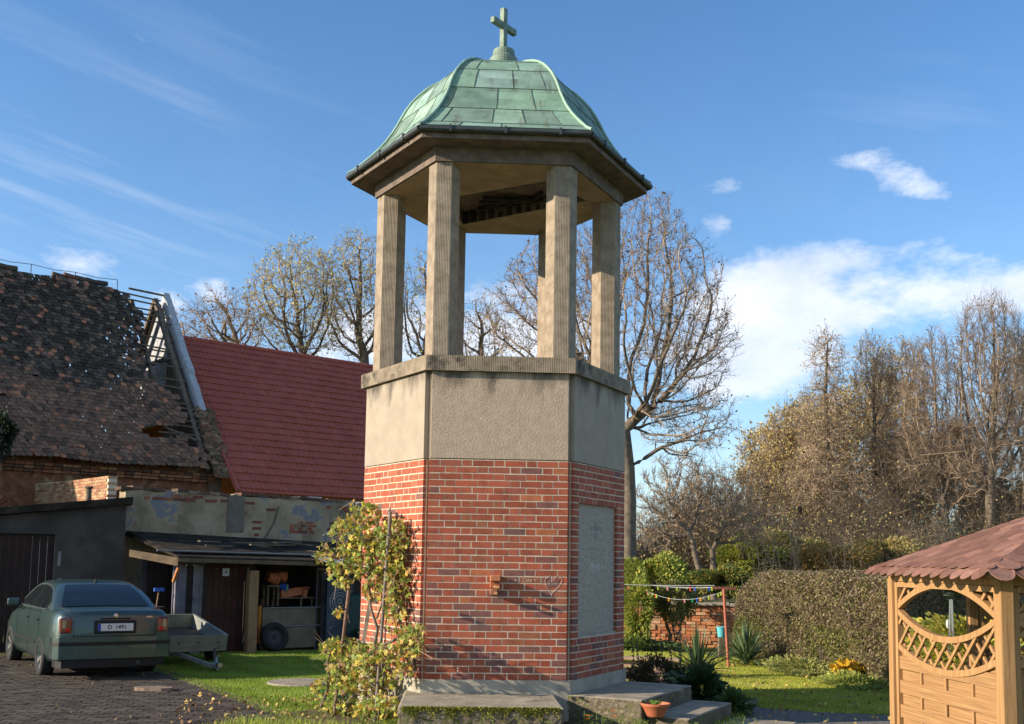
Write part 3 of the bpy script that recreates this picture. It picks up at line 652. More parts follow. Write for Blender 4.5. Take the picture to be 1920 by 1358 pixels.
# -------- plastered yard wall
S0=atZ(535,1220); S0[2]=0
def SP(t,q,z): return S0+BA*t+BN*q+UPZ*z
def sol(u,v,q): t,z=solve(u,v,S0,q); return t,z
QW=-2.3
M_render=mat('patched_render',[(.25,(.13,.10,.062)),(.5,(.32,.255,.165)),(.75,(.46,.38,.26))],scale=1.6,bump=.012,bscale=18,coord='Object',spots=((.17,.18,.20),.95,.52,.545,.8),streak=((.05,.042,.035),.6,.58,.75))
tw0,zw0=sol(236,916,QW); tw1,zw1=sol(640,942,QW); tw1+=3.2
yw=thing('yard_wall','long peeling plastered wall with grey patches and bare brick above the shed','wall',SP(tw0,QW,0))
m=MB(); rr=random.Random(31); n=60; top=[]
for i in range(n+1):
    t=tw0+(tw1-tw0)*i/n; top.append(SP(t,QW,zw0+(zw1-zw0)*i/n+rr.uniform(-.05,.04)))
m.ext([SP(tw1,QW,0),SP(tw0,QW,0)][::-1]+top[::-1],-BN*.35); m.build('wall',M_render,yw,True)
bb=MB(); rr=random.Random(32)
def brickpatch(t0,z0,w,h,dens):
    r=0;z=z0
    while z<z0+h:
        x=t0+(.06 if r%2 else 0)
        while x<t0+w:
            ex=1-abs((x-t0)/w*2-1)**3; ey=1-abs((z-z0)/h*2-1)**3
            if rr.random()<dens*ex*ey*1.4: bb.box(SP(x,QW+.004,z),(.115 if rr.random()<.5 else .24,.012,.062),[BA,BN,UPZ],rr.choice([(.26,.08,.045),(.20,.07,.045),(.30,.12,.075),(.14,.06,.045)]))
            x+=.25
        z+=.075;r+=1
tp=lambda u,v: sol(u,v,QW)
for (u,v,w_,h_,dn_) in [(530,975,1.1,.35,.75),(606,975,.6,.38,.8),(250,925,3.0,.16,.5),(478,965,.16,1.0,.8),(380,932,.9,.14,.7),(600,945,1.1,.22,.5),(486,950,.5,.14,.6)]:
    t_,z_=tp(u,v); brickpatch(t_,z_-h_,w_,h_,dn_)
bb.build('exposed_brick',MATS['arch_brick'],yw,True)
rb=MB(); t_,z_=tp(440,1000); rb.box(SP(t_-.0,QW+.012,z_+.45),(.42,.03,.85),[BA,BN,UPZ]); rb.build('patch_panel',mat('grey_patch',[(.3,(.12,.105,.085)),(.7,(.17,.15,.12))],scale=5,coord='Object',bump=.005),yw,True)
cpw=MB(); rr=random.Random(77)
t=tw0
while t<tw1:
    z=zw0+(zw1-zw0)*(t-tw0)/(tw1-tw0)
    if rr.random()<.8: cpw.box(SP(t,QW-.15,z+rr.uniform(-.01,.04)),(.24,.36,.07),[BA,BN,UPZ],rr.choice([(.14,.08,.06),(.09,.065,.05),(.2,.13,.09),(.24,.2,.15)]))
    t+=.26
cpw.build('loose_coping_brick',MATS['arch_brick'],yw,True)
cb=MB(); a=np.array(SP(tp(522,950)[0],QW+.02,tp(522,950)[1])); b_=np.array(SP(tp(495,1012)[0],QW+.02,tp(495,1012)[1])); cb.tube([a,(a*.5+b_*.5)+BA*.06,b_],.012,5); cb.build('hanging_cable',M_lead,yw,True)
# white blocks and thin rod behind the wall top
wb=thing('block_pile','row of white blocks lying along the top of the yard wall','blocks',SP(tp(500,930)[0],QW-.9,0))
m=MB()
for i,u in enumerate((500,520,545,562,585)):
    t_,z_=solve(u,932,S0,QW-.9); 
    m=MB(); m.box(SP(t_,QW-.9,z_-.25),(.45,.25,.5),[BA,BN,UPZ]); m.box(SP(t_,QW-.9,z_/2-.3),(.5,.3,z_-.5),[BA,BN,UPZ]); m.build('block',M_aac,wb,True,bevel=.01)
# -------- garage
M_gar=mat('dark_garage_render',[(.25,(.028,.024,.02)),(.5,(.05,.043,.036)),(.75,(.085,.073,.06))],scale=1.6,bump=.01,bscale=20,coord='Object',streak=((.14,.125,.10),.5,.62,.8))
GX=np.array([_c(rad(21)),_s(rad(21)),0]); GY=np.array([-GX[1],GX[0],0])
G1=atY(238,932,23.2); G1g=np.array([G1[0],G1[1],0]); hg=G1[2]
def GP(s,d,z): return G1g-GX*s+GY*d+UPZ*z     # s along the garage face away from us, d into the building
garage=thing('garage','low dark rendered garage with flat felt roof and brown door beside the car','garage',G1g)
pz=lambda u,v: (lambda p:(-(p-G1g)@GX,p[2]))(atP(u,v,G1g,GY))
sL,zL=pz(2,952)
m=MB(); SE=sL+1.5; zE=hg+(zL-hg)*SE/sL-.16; z0=hg-.16
dW=[pz(104,1002)]; ds=dW[0][0]; dz=dW[0][1]; de=ds+2.6
m.ext([GP(0,0,0),GP(ds,0,0),GP(ds,0,z0+(zE-z0)*ds/SE),GP(0,0,z0)],GY*3.0); m.ext([GP(ds,0,dz),GP(de,0,dz),GP(de,0,z0+(zE-z0)*de/SE),GP(ds,0,z0+(zE-z0)*ds/SE)],GY*3.0)
m.ext([GP(de,0,0),GP(SE,0,0),GP(SE,0,zE),GP(de,0,z0+(zE-z0)*de/SE)],GY*3.0); m.build('wall',M_gar,garage,True)
m=MB(); n=7; M_gd=mat('brown_garage_door',[(.3,(.018,.010,.009)),(.7,(.032,.018,.015))],scale=4,coord='Object')
for i in range(18): w_=(de-ds)/18; m.box(GP(ds+w_*(i+.5),.09,dz/2),(w_-.01,.04,dz-.02),[GX,GY,UPZ])
m.build('door',M_gd,garage,True)
m=MB(); m.ext([GP(-.12,-.16,hg-.15),GP(SE+.2,-.16,zE+.01),GP(SE+.2,-.16,zE+.15),GP(-.12,-.16,hg+.0)],GY*3.4); m.build('roof',mat('roofing_felt',[(.3,(.014,.011,.009)),(.5,(.03,.025,.019)),(.7,(.055,.047,.036))],rough=1.,spec=.1,scale=3,bump=.004,coord='Object'),garage,True)
m=MB()
for (a,b_,c,d) in ((ds-.12,1.0,.08,.5),(ds-.10,1.75,.06,.3),(ds-.11,.55,.05,.3)):
    m.box(GP(a,-.004,b_+d/2),(c,.012,d),[GX,GY,UPZ])
m.build('peeled_paint',mat('pale_paint',[(.3,(.16,.155,.15)),(.7,(.26,.25,.24))],scale=9,coord='Object'),garage,True)
m=MB(); m.tube([GP(ds*.55,1.2,hg-.05),GP(ds*.55,1.2,hg+.22)],.06,10); m.tube([GP(ds*.55,1.2,hg+.22),GP(ds*.55,1.2,hg+.26)],.09,10); m.build('vent_pipe',M_wood,garage,True)
# brick parapet behind the garage, catching the sun
bp=thing('brick_parapet','orange brick parapet standing behind the garage roof in the sun','wall',GP(0,2.9,0))
P1=atY(204,893,26.5); P1[2]=0; P1=P1*1.
pq=lambda u,v: (lambda p:(-(p-P1)@BN,p[2]))(atP(u,v,P1,BA))
s1,zt=pq(203,893); s2,zt2=pq(76,905); m=MB(); rr=random.Random(14)
s3,zt3=pq(-60,918)
r=0; z=2.35
while z<zt:
    x=s1+(.12 if r%2 else 0)
    while x<s3:
        if z<zt+(zt2-zt)*(x-s1)/(s2-s1)-(0.22 if s2<x<s2+.35 else 0):
            c=rr.choice([(.38,.22,.13),(.44,.27,.16),(.34,.16,.09),(.48,.33,.20),(.30,.13,.08)]); m.box(P1-BN*(x+.12)+BA*.12+UPZ*(z+.03),(.235,.24,.062),[BN,BA,UPZ],c)
        x+=.25
    z+=.075; r+=1
m.build('brick_course',mat('parapet_brick',[(.3,(.7,.7,.7)),(.7,(1.15,1.1,1))],scale=10,bump=.006,bscale=40,attr=True,coord='Object'),bp,True)
m=MB(); m.ext([P1-BN*(s1+.01)+BA*.02,P1-BN*(s3)+BA*.02,P1-BN*s3+BA*.02+UPZ*(zt3-.02),P1-BN*(s1+.01)+BA*.02+UPZ*(zt-.02)],BA*.20); m.build('mortar',M_mortar,bp,True)
# -------- lean-to shed along the yard wall
M_felt=MATS['roofing_felt']
M_plank=mat('shed_plank',[(.3,(.5,.5,.5)),(.5,(1,1,1)),(.7,(1.7,1.6,1.6))],scale=2.2,bump=.006,bscale=12,attr=True,coord='Object',spots=((.10,.10,.12),.8,.60,.66,3.))
shed=thing('lean_to_shed','dark lean-to shed of patched planks with felt roof along the yard wall','shed',SP(0,0,0))
te0,ze0=sol(236,1010,.4); tr_,zr_=sol(640,1060,.4)
ts0,zs0=sol(318,1048,.45)
tE=sol(650,1060,0)[0]+1.6
m=MB() # roof: front edge at q=.55, back at the wall
fr0=sol(284,1034,.55); frA=sol(335,1048,.55); frB=sol(600,1056,.55)
zb0=sol(237,1003,QW)[1]; zb1=sol(617,1024,QW)[1]; tb0=sol(237,1003,QW)[0]; tb1=sol(617,1024,QW)[0]
zf=lambda t: frA[1]+(frB[1]-frA[1])*(t-frA[0])/(frB[0]-frA[0])
zbk=lambda t: zb0+(zb1-zb0)*(t-tb0)/(tb1-tb0)
m.ext([SP(frA[0],.55,zf(frA[0])),SP(tE,.55,zf(tE)),SP(tE,QW,zbk(tE)),SP(frA[0],QW,zbk(frA[0]))],UPZ*.05)
m.ext([SP(frA[0]-.02,.25,zf(frA[0])+.12),SP(tE,-.1,zf(tE)+.16),SP(tE,QW,zbk(tE)+.06),SP(tb0,QW,zbk(tb0)+.06),SP(tb0,-.6,zf(tb0)+.24)],UPZ*.03)
m.build('roof',M_felt,shed,True)
m=MB(); m.ext([SP(frA[0],.56,zf(frA[0])-.06),SP(tE,.56,zf(tE)-.06),SP(tE,.56,zf(tE)+.02),SP(frA[0],.56,zf(frA[0])+.02)],BN*.02); m.ext([SP(frA[0],.56,zf(frA[0])-.14),SP(fr0[0],-.5,zf(fr0[0])+.02),SP(fr0[0],-.5,zf(fr0[0])+.16),SP(frA[0],.56,zf(frA[0])+.02)],-BA*.02)
m.build('fascia_board',mat('tan_board',[(.3,(.07,.048,.028)),(.7,(.15,.105,.062))],scale=6,coord='Object'),shed,True)
m=MB(); m.tube([SP(frA[0]-.4,.42,zf(frA[0])+.16),SP((frA[0]+tE)/2,.40,zf(0)+.17),SP(tE-1.,.30,zf(tE)+.20)],.018,7); m.build('roof_pipe',mat('grey_pipe',(.17,.175,.185),rough=.4,spec=.5),shed,True,smooth=True)
# back boards and front boards
def planks(t0,t1,q,z0,z1,cols,seed,name,w=.15,par=shed,gap=.006):
    rr=random.Random(seed); m=MB(); t=t0
    while t<t1:
        ww=min(w*rr.uniform(.8,1.3),t1-t+.01); m.box(SP(t+ww/2,q+rr.uniform(-.008,.008),(z0+z1)/2),(ww-gap,.025,(z1-z0)*rr.uniform(.98,1.0)),[BA,BN,UPZ],rr.choice(cols)); t+=ww
    return m.build(name,M_plank,par,True)
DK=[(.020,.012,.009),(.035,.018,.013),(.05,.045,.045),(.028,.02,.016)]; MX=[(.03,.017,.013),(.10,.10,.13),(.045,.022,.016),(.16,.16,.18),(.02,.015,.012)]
tx=lambda u,q=0: sol(u,1120,q)[0]
zt_=zf(tx(400))-.10
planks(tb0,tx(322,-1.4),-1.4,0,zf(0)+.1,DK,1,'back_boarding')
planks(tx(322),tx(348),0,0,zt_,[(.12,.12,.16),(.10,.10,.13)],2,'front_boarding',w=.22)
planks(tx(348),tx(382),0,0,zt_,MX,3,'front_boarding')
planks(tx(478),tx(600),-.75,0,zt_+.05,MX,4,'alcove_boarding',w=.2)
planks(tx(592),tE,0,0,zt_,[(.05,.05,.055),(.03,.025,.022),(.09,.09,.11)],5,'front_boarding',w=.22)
m=MB()
for u in (383,462,598): m.box(SP(tx(u),-.02,zt_/2),(.09,.09,zt_),[BA,BN,UPZ],(.03,.02,.015)); m.build('post',M_plank,shed,True); m=MB()
m.box(SP(tx(322),.2,zt_/2),(.07,.07,zt_),[BA,BN,UPZ],(.10,.10,.115)); m.build('post',M_plank,shed,True)
m=MB(); m.bar(SP(tx(322,.2),.24,zt_-.34),SP(tx(322,.2),.46,zt_-.06),.05,.05); m.build('corner_bracket',mat('orange_wood',[(.3,(.36,.13,.04)),(.7,(.5,.2,.07))],scale=6,coord='Object'),shed,True)
side=MB(); side.ext([SP(tx(478),0,0),SP(tx(478),-.75,0),SP(tx(478),-.75,zt_),SP(tx(478),0,zt_)],-BA*.03,(.03,.02,.015)); side.ext([SP(tx(598),-.03,0),SP(tx(598),-.75,0),SP(tx(598),-.75,zt_),SP(tx(598),-.03,zt_)],BA*.03,(.03,.02,.015)); side.build('alcove_side',M_plank,shed,True)
t0=tx(386);t1=tx(457); M_door=mat('brown_plank_door',[(.3,(.030,.012,.009)),(.55,(.055,.020,.015)),(.8,(.075,.03,.022))],scale=3,bump=.003,coord='Object',spots=((.22,.20,.19),.8,.66,.70,9.))
m=MB(); n=6
for i in range(n): w_=(t1-t0)/n; m.box(SP(t0+w_*(i+.5),-.01,.95+.02),(w_-.008,.03,1.86),[BA,BN,UPZ])
dr=m.build('door',M_door,shed,True)
m=MB(); tt,zz=sol(424,1073,.02); m.box(SP(tt,.012,zz),(.15,.006,.16),[BA,BN,UPZ],(.5,.5,.52)); a=m.build('paper_target',mat('paper',(1,1,1),attr=True),dr,False); a.location=-Vector(shed.location)
m=MB(); m.lathe([(0,0),(.022,0),(.022,.004),(0,.004)],14,SP(tt,.0155,zz),[BA,UPZ,BN]); a=m.build('bullseye',mat('black_paint',(.01,.01,.01)),dr,False); a.location=-Vector(shed.location)
m=MB(); m.box(SP(t1-.10,.03,1.05),(.025,.04,.12),[BA,BN,UPZ]); a=m.build('handle',M_lead,dr,False); a.location=-Vector(shed.location)
m=MB(); tc_=tx(461); m.tube([SP(tc_,.05,zt_-.05),SP(tc_+.03,.05,1.2),SP(tc_+.0,.06,.6),SP(tc_-.08,.08,.2)],.008,5); m.build('white_cable',mat('pale_cable',(.35,.36,.38)),shed,True)
# things standing in and against the shed
tk=thing('timber_beam','tall tan timber board leaning upright against the shed beside the door','timber',SP(tx(473,.3),.3,0))
m=MB(); zz=sol(473,1070,.3)[1]; m.box(SP(tx(474,.3),.30,zz/2),(.21,.09,zz),[BA,BN,UPZ]); m.build('board',mat('tan_timber',[(.3,(.21,.125,.06)),(.7,(.30,.19,.10))],scale=5,coord='Object',bump=.003),tk,True,bevel=.004)
m=MB(); m.box(SP(tx(465,.3),.27,zz/2-.01),(.04,.09,zz-.03),[BA,BN,UPZ]); m.build('board',mat('tan_timber2',[(.3,(.15,.085,.04)),(.7,(.22,.13,.07))],scale=5,coord='Object'),tk,True)
def panel(u0,u1,v0,v1,label,seed):
    q=-.05; ta,za=sol(u0,v0,q); tb_,zb_=sol(u1,v1,q); zb_=max(zb_,.04)
    e=thing('foam_panel',label,'panel',SP((ta+tb_)/2,q,zb_),0,'beige panels stacked in the shed alcove'); m=MB(); m.box(SP((ta+tb_)/2,q,(za+zb_)/2),(tb_-ta,.12,za-zb_),[BA,BN,UPZ])
    m.build('sheet',mat('beige_panel',[(.3,(.13,.10,.07)),(.7,(.20,.165,.12))],scale=3,coord='Object',bump=.003,spots=((.07,.055,.04),.6,.55,.7,2.)),e,True,bevel=.03)
    m=MB(); m.tube([SP(ta,q+.075,za),SP(tb_,q+.075,za)],.012,6); m.build('edge_strip',MATS['grey_pipe'],e,True)
panel(490,597,1140,1172,'upper beige panel below the bench with pots in the shed alcove',1)
panel(488,596,1175,1222,'lower beige panel behind the dark leaning tyre',2)
ox=thing('orange_board','small orange board wedged beside the tall tan timber','board',SP(tx(486),0,0)); m=MB(); ta,za=sol(487,1136,.02); m.box(SP(ta,.03,za-.22),(.07,.03,.44),[BA,BN,UPZ]); m.box(SP(ta,.03,za-.62),(.05,.028,.36),[BA,BN,UPZ]); m.build('plank',mat('orange_paint',(.42,.15,.02),coord='Object'),ox,True)
# tyre with steel rim
M_rub=mat('black_rubber',[(.3,(.012,.012,.013)),(.7,(.024,.024,.025))],scale=20,rough=.8,coord='Object'); M_steel=mat('dark_steel_rim',[(.3,(.03,.032,.036)),(.7,(.055,.057,.062))],scale=9,rough=.6,coord='Object',metal=.3)
def tyre_prof(R,w,ri): return [(ri,-w*.42),(ri+.02,-w*.5),(R-.05,-w*.52),(R-.015,-w*.44),(R,-w*.25),(R,w*.25),(R-.015,w*.44),(R-.05,w*.52),(ri+.02,w*.5),(ri,w*.42),(ri,-w*.42)]
def make_tyre(label,c,ax,group=None,R=.31,w=.19,rim=True):
    e=thing('tyre',label,'tyre',(c[0],c[1],0),0,group); m=MB(); m.lathe(tyre_prof(R,w,.19),32,c,ax); m.build('rubber',M_rub,e,True,smooth=True)
    if rim: m=MB(); m.lathe([(.03,.0),(.05,.02),(.12,.03),(.16,.0),(.185,.05),(.195,.075),(.195,-.07)],28,c,ax); m.build('rim',M_steel,e,True,smooth=True)
    return e
ta,za=sol(517,1199,.35); tlt=.25
make_tyre('dark tyre on a steel rim leaning against the lower beige panel',SP(ta,.28,.315),[BA,UPZ*_c(tlt)-BN*_s(tlt),BN*_c(tlt)+UPZ*_s(tlt)])
for i in range(4):
    c=SP(tx(276,-.7)+.03*(i%2),-.7+.02*i,.5+.24*i-.38); make_tyre(['lowest','second','third','topmost'][i]+' tyre of the stack between the garage and the shed',c,[BA,BN,UPZ],'tyres stacked in the lean-to',R=.36,w=.23,rim=False)
br=thing('broom','blue-headed broom leaning beside the tyre stack','broom',SP(tx(300,.1),.1,0)); a=SP(*[sol(293,1130,.1)[0],.1,.25]); b_=SP(sol(302,1105,.1)[0],.0,sol(302,1106,.1)[1]); m=MB(); m.tube([a-UPZ*.2-BA*.1,b_],.014,6); m.build('stick',MATS['tan_timber'],br,True); m=MB(); m.bar(b_-BA*.10,b_+BA*.10,.05,.07); m.build('head',mat('blue_plastic',(.03,.10,.42),rough=.5),br,True)
# bench with pots
M_terra=mat('terracotta',[(.3,(.36,.10,.045)),(.7,(.46,.15,.07))],scale=6,rough=.65,coord='Object')
bz=sol(560,1120,-.2)[1]
bn=thing('potting_bench','rickety dark bench carrying flower pots in the shed alcove','bench',SP(tx(545,-.3),-.35,0))
m=MB(); m.box(SP(tx(555,-.35),-.35,bz-.01),(1.15,.45,.03),[BA,BN,UPZ]); m.build('top',M_wood,bn,True)
for u in (492,512,565,585):
    m=MB(); m.bar(SP(tx(u,-.2),-.2,.1),SP(tx(u,-.2),-.2,bz-.03),.04,.04); m.build('leg',M_wood,bn,True)
st_=thing('wooden_stool','small grey stool frame standing on the panels left of the pots','stool',SP(tx(506,-.1),-.1,0))
m=MB(); zs=sol(506,1099,-.1)[1]; m.box(SP(tx(508,-.1),-.1,zs),(.30,.26,.035),[BA,BN,UPZ]); m.build('seat',M_wood,st_,True)
for dx in(-.12,.12):
    for dy in (-.09,.09):
        m=MB(); m.bar(SP(tx(508,-.1)+dx,-.1+dy,zs-.42),SP(tx(508,-.1)+dx,-.1+dy,zs-.02),.035,.035); m.build('leg',M_wood,st_,True)
def pot(name,c,R,h,label,ax=None,group=None,mm=M_terra,r0=.72,wall=.012,extra=None):
    e=thing(name,label,'flower pot',c,0,group); pr=[(0,0),(R*r0,0),(R*.95,h*.78),(R*.97,h*.78),(R*1.05,h*.8),(R*1.05,h),(R*.96,h),(R*.90,h*.75),(R*r0*.9,h*.15),(0,h*.15)]
    m=MB(); m.lathe(pr,26,c,ax); m.build('bowl',mm,e,True,smooth=False); return e
tz=sol(508,1092,-.25); ax1=[UPZ,BN,BA*.93+UPZ*.2]
A1=np.array(BA*.94-UPZ*.25); A1/=np.linalg.norm(A1); A2=np.cross(BN,A1)
pot('flower_pot',SP(tx(500,-.3),-.3,zs+.20),.15,.24,'large terracotta pot tipped on its side on the stool',[A2,BN,A1],'terracotta pots on the bench')
pot('flower_pot',SP(tx(520,-.3),-.3,zs+.23),.12,.17,'smaller terracotta pot stacked behind the large tipped one',[A2,BN,A1],'terracotta pots on the bench')
pot('flower_pot',SP(tx(570,-.2),-.2,bz+.01),.09,.16,'upright terracotta pot at the right end of the bench',None,'terracotta pots on the bench')
tb=thing('window_box','long terracotta window box tilted on the bench','planter',SP(tx(542,-.2),-.2,bz)); m=MB(); a=SP(tx(524,-.2),-.2,bz+.06);b_=SP(tx(562,-.2),-.2,bz+.13); m.bar(a,b_,.18,.15); m.bar(a+UPZ*.085,b_+UPZ*.085,.20,.03); m.build('trough',M_terra,tb,True,bevel=.01)
sh=thing('terracotta_saucer','flat terracotta tray lying above the upright pot','tray',SP(tx(566,-.35),-.35,bz+.2)); m=MB(); m.box(SP(tx(566,-.35),-.33,bz+.205),(.26,.2,.035),[BA,BN,UPZ]); m.box(SP(tx(566,-.35),-.33,bz+.105),(.05,.1,.16),[BA,BN,UPZ]); m.build('tray',M_terra,sh,True,bevel=.006)
bk_=thing('toy_bucket','small blue and green plastic bucket lying on the window box','bucket',SP(tx(530,-.2),-.2,bz+.17)); m=MB(); m.lathe([(0,0),(.07,0),(.09,.16),(.095,.16),(.095,.17),(.08,.17)],20,SP(tx(524,-.15),-.15,bz+.24),[A2,BN,A1]); m.build('bowl',MATS['blue_plastic'],bk_,True,smooth=True)
m=MB(); m.lathe([(.055,0),(.06,.03),(.10,.035),(.10,.05),(.05,.05)],20,SP(tx(531,-.15),-.15,bz+.21),[A2,BN,A1]); m.build('rim',mat('lime_plastic',(.25,.45,.04),rough=.5),bk_,True)
# board with chalked rings
tg=thing('target_board','blue-grey board with white chalk rings leaning at the shed end','board',SP(tx(638,.25),.25,0))
q_=.25; t0_,z0_=sol(615,1085,q_); t1_,_=sol(662,1090,q_); m=MB(); m.ext([SP(t0_,q_,.03),SP(t1_,q_,.03),SP(t1_,q_,z0_),SP(t0_,q_,z0_)],-BN*.03); m.build('sheet',mat('blue_grey_board',[(.3,(.035,.042,.055)),(.7,(.085,.10,.13))],scale=3,coord='Object',spots=((.2,.22,.26),.6,.58,.66,4.)),tg,True)
tc_,zc_=sol(637,1128,q_+.01)
for R_ in (.05,.13,.19,.25):
    m=MB(); m.tube([SP(tc_+R_*_c(a)*1.0,q_+.006,zc_+R_*1.05*_s(a)) for a in np.linspace(0,2*math.pi,30)],.012,4); m.build('chalk_ring',mat('grey_chalk',[(.3,(.22,.23,.25)),(.7,(.38,.39,.42))],scale=20,coord='Object'),tg,True)
cs=thing('corrugated_sheet','curled corrugated metal sheet lying on the right end of the shed roof','sheet',SP(sol(600,1050,.5)[0],.5,1.9))
a=SP(*[sol(580,1040,.2)[0],.2,sol(580,1041,.2)[1]]); m=MB(); n=60; V=[];
for i in range(2):
    for j in range(n): V.append(a+BA*(j*.02)+BN*(i*.75)+UPZ*(-.16*i+.018*math.sin(j*1.05)-.12*(j/n)))
m.add(V,[[j,j+1,n+j+1,n+j] for j in range(n-1)]); o=m.build('sheet',mat('weathered_metal',[(.3,(.13,.13,.135)),(.7,(.30,.30,.30))],scale=5,coord='Object',rough=.55),cs,True); md=o.modifiers.new('s','SOLIDIFY'); md.thickness=.004
tp_=thing('dark_tarpaulin','dark green tarpaulin hanging at the shed end behind the vine','tarpaulin',SP(tx(668,.3),.35,0)); m=MB(); rg=np.random.default_rng(3); V=[];nn=9
for i in range(nn):
    for j in range(nn): V.append(SP(tx(652,.4)+j*.06,.30+.10*i/nn+rg.uniform(-.03,.03),.25+1.0*(1-i/nn)*1.0-.03*abs(j-4)))
m.add(V,[[i*nn+j,i*nn+j+1,(i+1)*nn+j+1,(i+1)*nn+j] for i in range(nn-1) for j in range(nn-1)]); o=m.build('cloth',mat('tarp_green',(.012,.04,.035),rough=.5),tp_,True,smooth=True); md=o.modifiers.new('s','SOLIDIFY'); md.thickness=.01
# ------------------------------------------------------------------ paved yard, path, beds, raised garden
M_pave=mat('yard_pavers',[(.3,(.5,.5,.5)),(.5,(1,1,1)),(.7,(1.4,1.4,1.4))],scale=3,attr=True,coord='Object',bump=.006,bscale=40,rough=.9)
M_joint=mat('paver_joint',[(.3,(.035,.03,.018)),(.6,(.075,.085,.02)),(.8,(.05,.045,.03))],scale=1.5,coord='Object',bump=.01,bscale=40)
yard_edge=[atZ(u,v)[:2] for u,v in ((575,1365),(500,1330),(420,1300),(345,1272),(300,1258),(240,1243),(120,1222),(40,1212),(-40,1206))]
yard=[(-2.0,6.0)]+[tuple(p) for p in yard_edge]+[(-22,28),(-30,6)]
g=MB(); g.add(np.c_[np.array(yard),np.full(len(yard),.006)],list(range(len(yard)))[::1]); yo=g.build('paved_yard_bed',M_joint); 
struct(yo,'mossy sand bed between the pavers of the yard','yard')
def inpoly(x,y,P):
    P=np.array(P); c=np.zeros(np.shape(x),bool); n=len(P)
    for i in range(n):
        a,b=P[i],P[(i+1)%n]; k=((a[1]>y)!=(b[1]>y))&(x<(b[0]-a[0])*(y-a[1])/(b[1]-a[1]+1e-12)+a[0]); c^=k
    return c
pv=MB(); rg=np.random.default_rng(4); DY=np.array([_c(rad(4)),_s(rad(4)),0]); DX=np.array([-DY[1],DY[0],0])
for i in range(-80,110):
    for j in range(20,118):
        x=i*.205+(.10 if j%2 else 0)-6; y=j*.145+5.2; p=np.array([-6,0,0])*0+DY*x+DX*y
        if p[1]>21.5 or p[0]<-13.5 or p[0]>-1.7: continue
        if not inpoly(np.array(p[0]),np.array(p[1]),yard): continue
        k=rg.uniform(.65,1.35); pv.box(p+UPZ*(.012+rg.normal(0,.003)),(.19,.132,.03),[DY,DX,UPZ],np.array([.062,.049,.037])*k)
struct(pv.build('paved_yard',M_pave),'worn brown concrete pavers of the yard left of the tower','yard')
cb=MB()
for i in range(len(yard_edge)-1):
    a=np.array([*yard_edge[i],0]);b_=np.array([*yard_edge[i+1],0]); n=max(1,int(np.linalg.norm(b_-a)/1.0))
    for k in range(n): p=a+(b_-a)*k/n;q_=a+(b_-a)*(k+1)/n; cb.bar(p+(q_-p)*.01+UPZ*.005,q_-(q_-p)*.01+UPZ*.005,.04,.05)
struct(cb.build('yard_kerb',mat('kerb_concrete',[(.3,(.07,.06,.045)),(.7,(.14,.125,.095))],scale=6,coord='Object',bump=.01)),'narrow concrete edging between the pavers and the lawn','kerb')
M_path=mat('path_gravel',[(.3,(.09,.08,.068)),(.5,(.16,.145,.12)),(.7,(.24,.22,.18))],scale=14,coord='Object',bump=.02,bscale=50,spots=((.09,.12,.03),.7,.58,.66,1.6))
pth=[atZ(u,v)[:2] for u,v in ((1380,1322),(1440,1330),(1540,1337),(1700,1343),(1900,1343))]+[(8,9),(1.5,9),(1.2,11.6),(2.6,12.6)]
g=MB(); g.add(np.c_[np.array(pth),np.full(len(pth),.010)],list(range(len(pth)))[::-1]); struct(g.build('path',M_path),'grey gravel path leading past the steps towards the gazebo','path')
M_soil=mat('bed_soil',[(.3,(.055,.038,.022)),(.6,(.115,.08,.05)),(.8,(.16,.12,.08))],scale=6,coord='Object',bump=.05,bscale=18)
def soil(name,pts,label,z=.03,seed=0):
    rg=np.random.default_rng(seed); P=np.array(pts); c=P.mean(0); V=[np.r_[c,z+.03]]; n=len(P)
    for r in (.35,.7,1.): V+= [np.r_[c+(p-c)*r,(z+rg.normal(0,.015)) if r<1 else .004] for p in P]
    f=MB(); f.add(V,[[0,1+i,1+(i+1)%n] for i in range(n)]); 
    for k in range(2): f.add(V,[[1+k*n+i,1+(k+1)*n+i,1+(k+1)*n+(i+1)%n,1+k*n+(i+1)%n] for i in range(n)])
    return struct(f.build(name,M_soil,smooth=True),label,'soil')
hb=[atZ(u,v)[:2] for u,v in ((1440,1255),(1500,1268),(1560,1278),(1620,1292),(1670,1310),(1720,1290),(1700,1262),(1600,1250),(1520,1246))]
soil('hedge_bed',hb,'dug brown soil strip in front of the brown hedge')
vb=[(-2.9,13.0),(-2.2,12.2),(-1.3,11.9),(-.95,12.4),(-.95,13.2),(-1.6,14.4),(-2.4,14.9),(-3.0,14.2)]
soil('vine_bed',vb,'weedy soil at the foot of the grapevine',seed=2)
# raised garden behind the brick wall
g=MB(); g.add([[1.5,27.3,.9],[60,27.3,.9],[900,1400,.9],[-900,1400,.9],[-120,75,.9],[-8,60,.9]],[0,1,2,3,4,5]); g.add([[1.5,27.3,.9],[60,27.3,.9],[60,27.3,-.2],[1.5,27.3,-.2]],[0,3,2,1])
struct(g.build('raised_ground',M_rough),'rough raised ground of the overgrown garden behind the brick wall','ground')
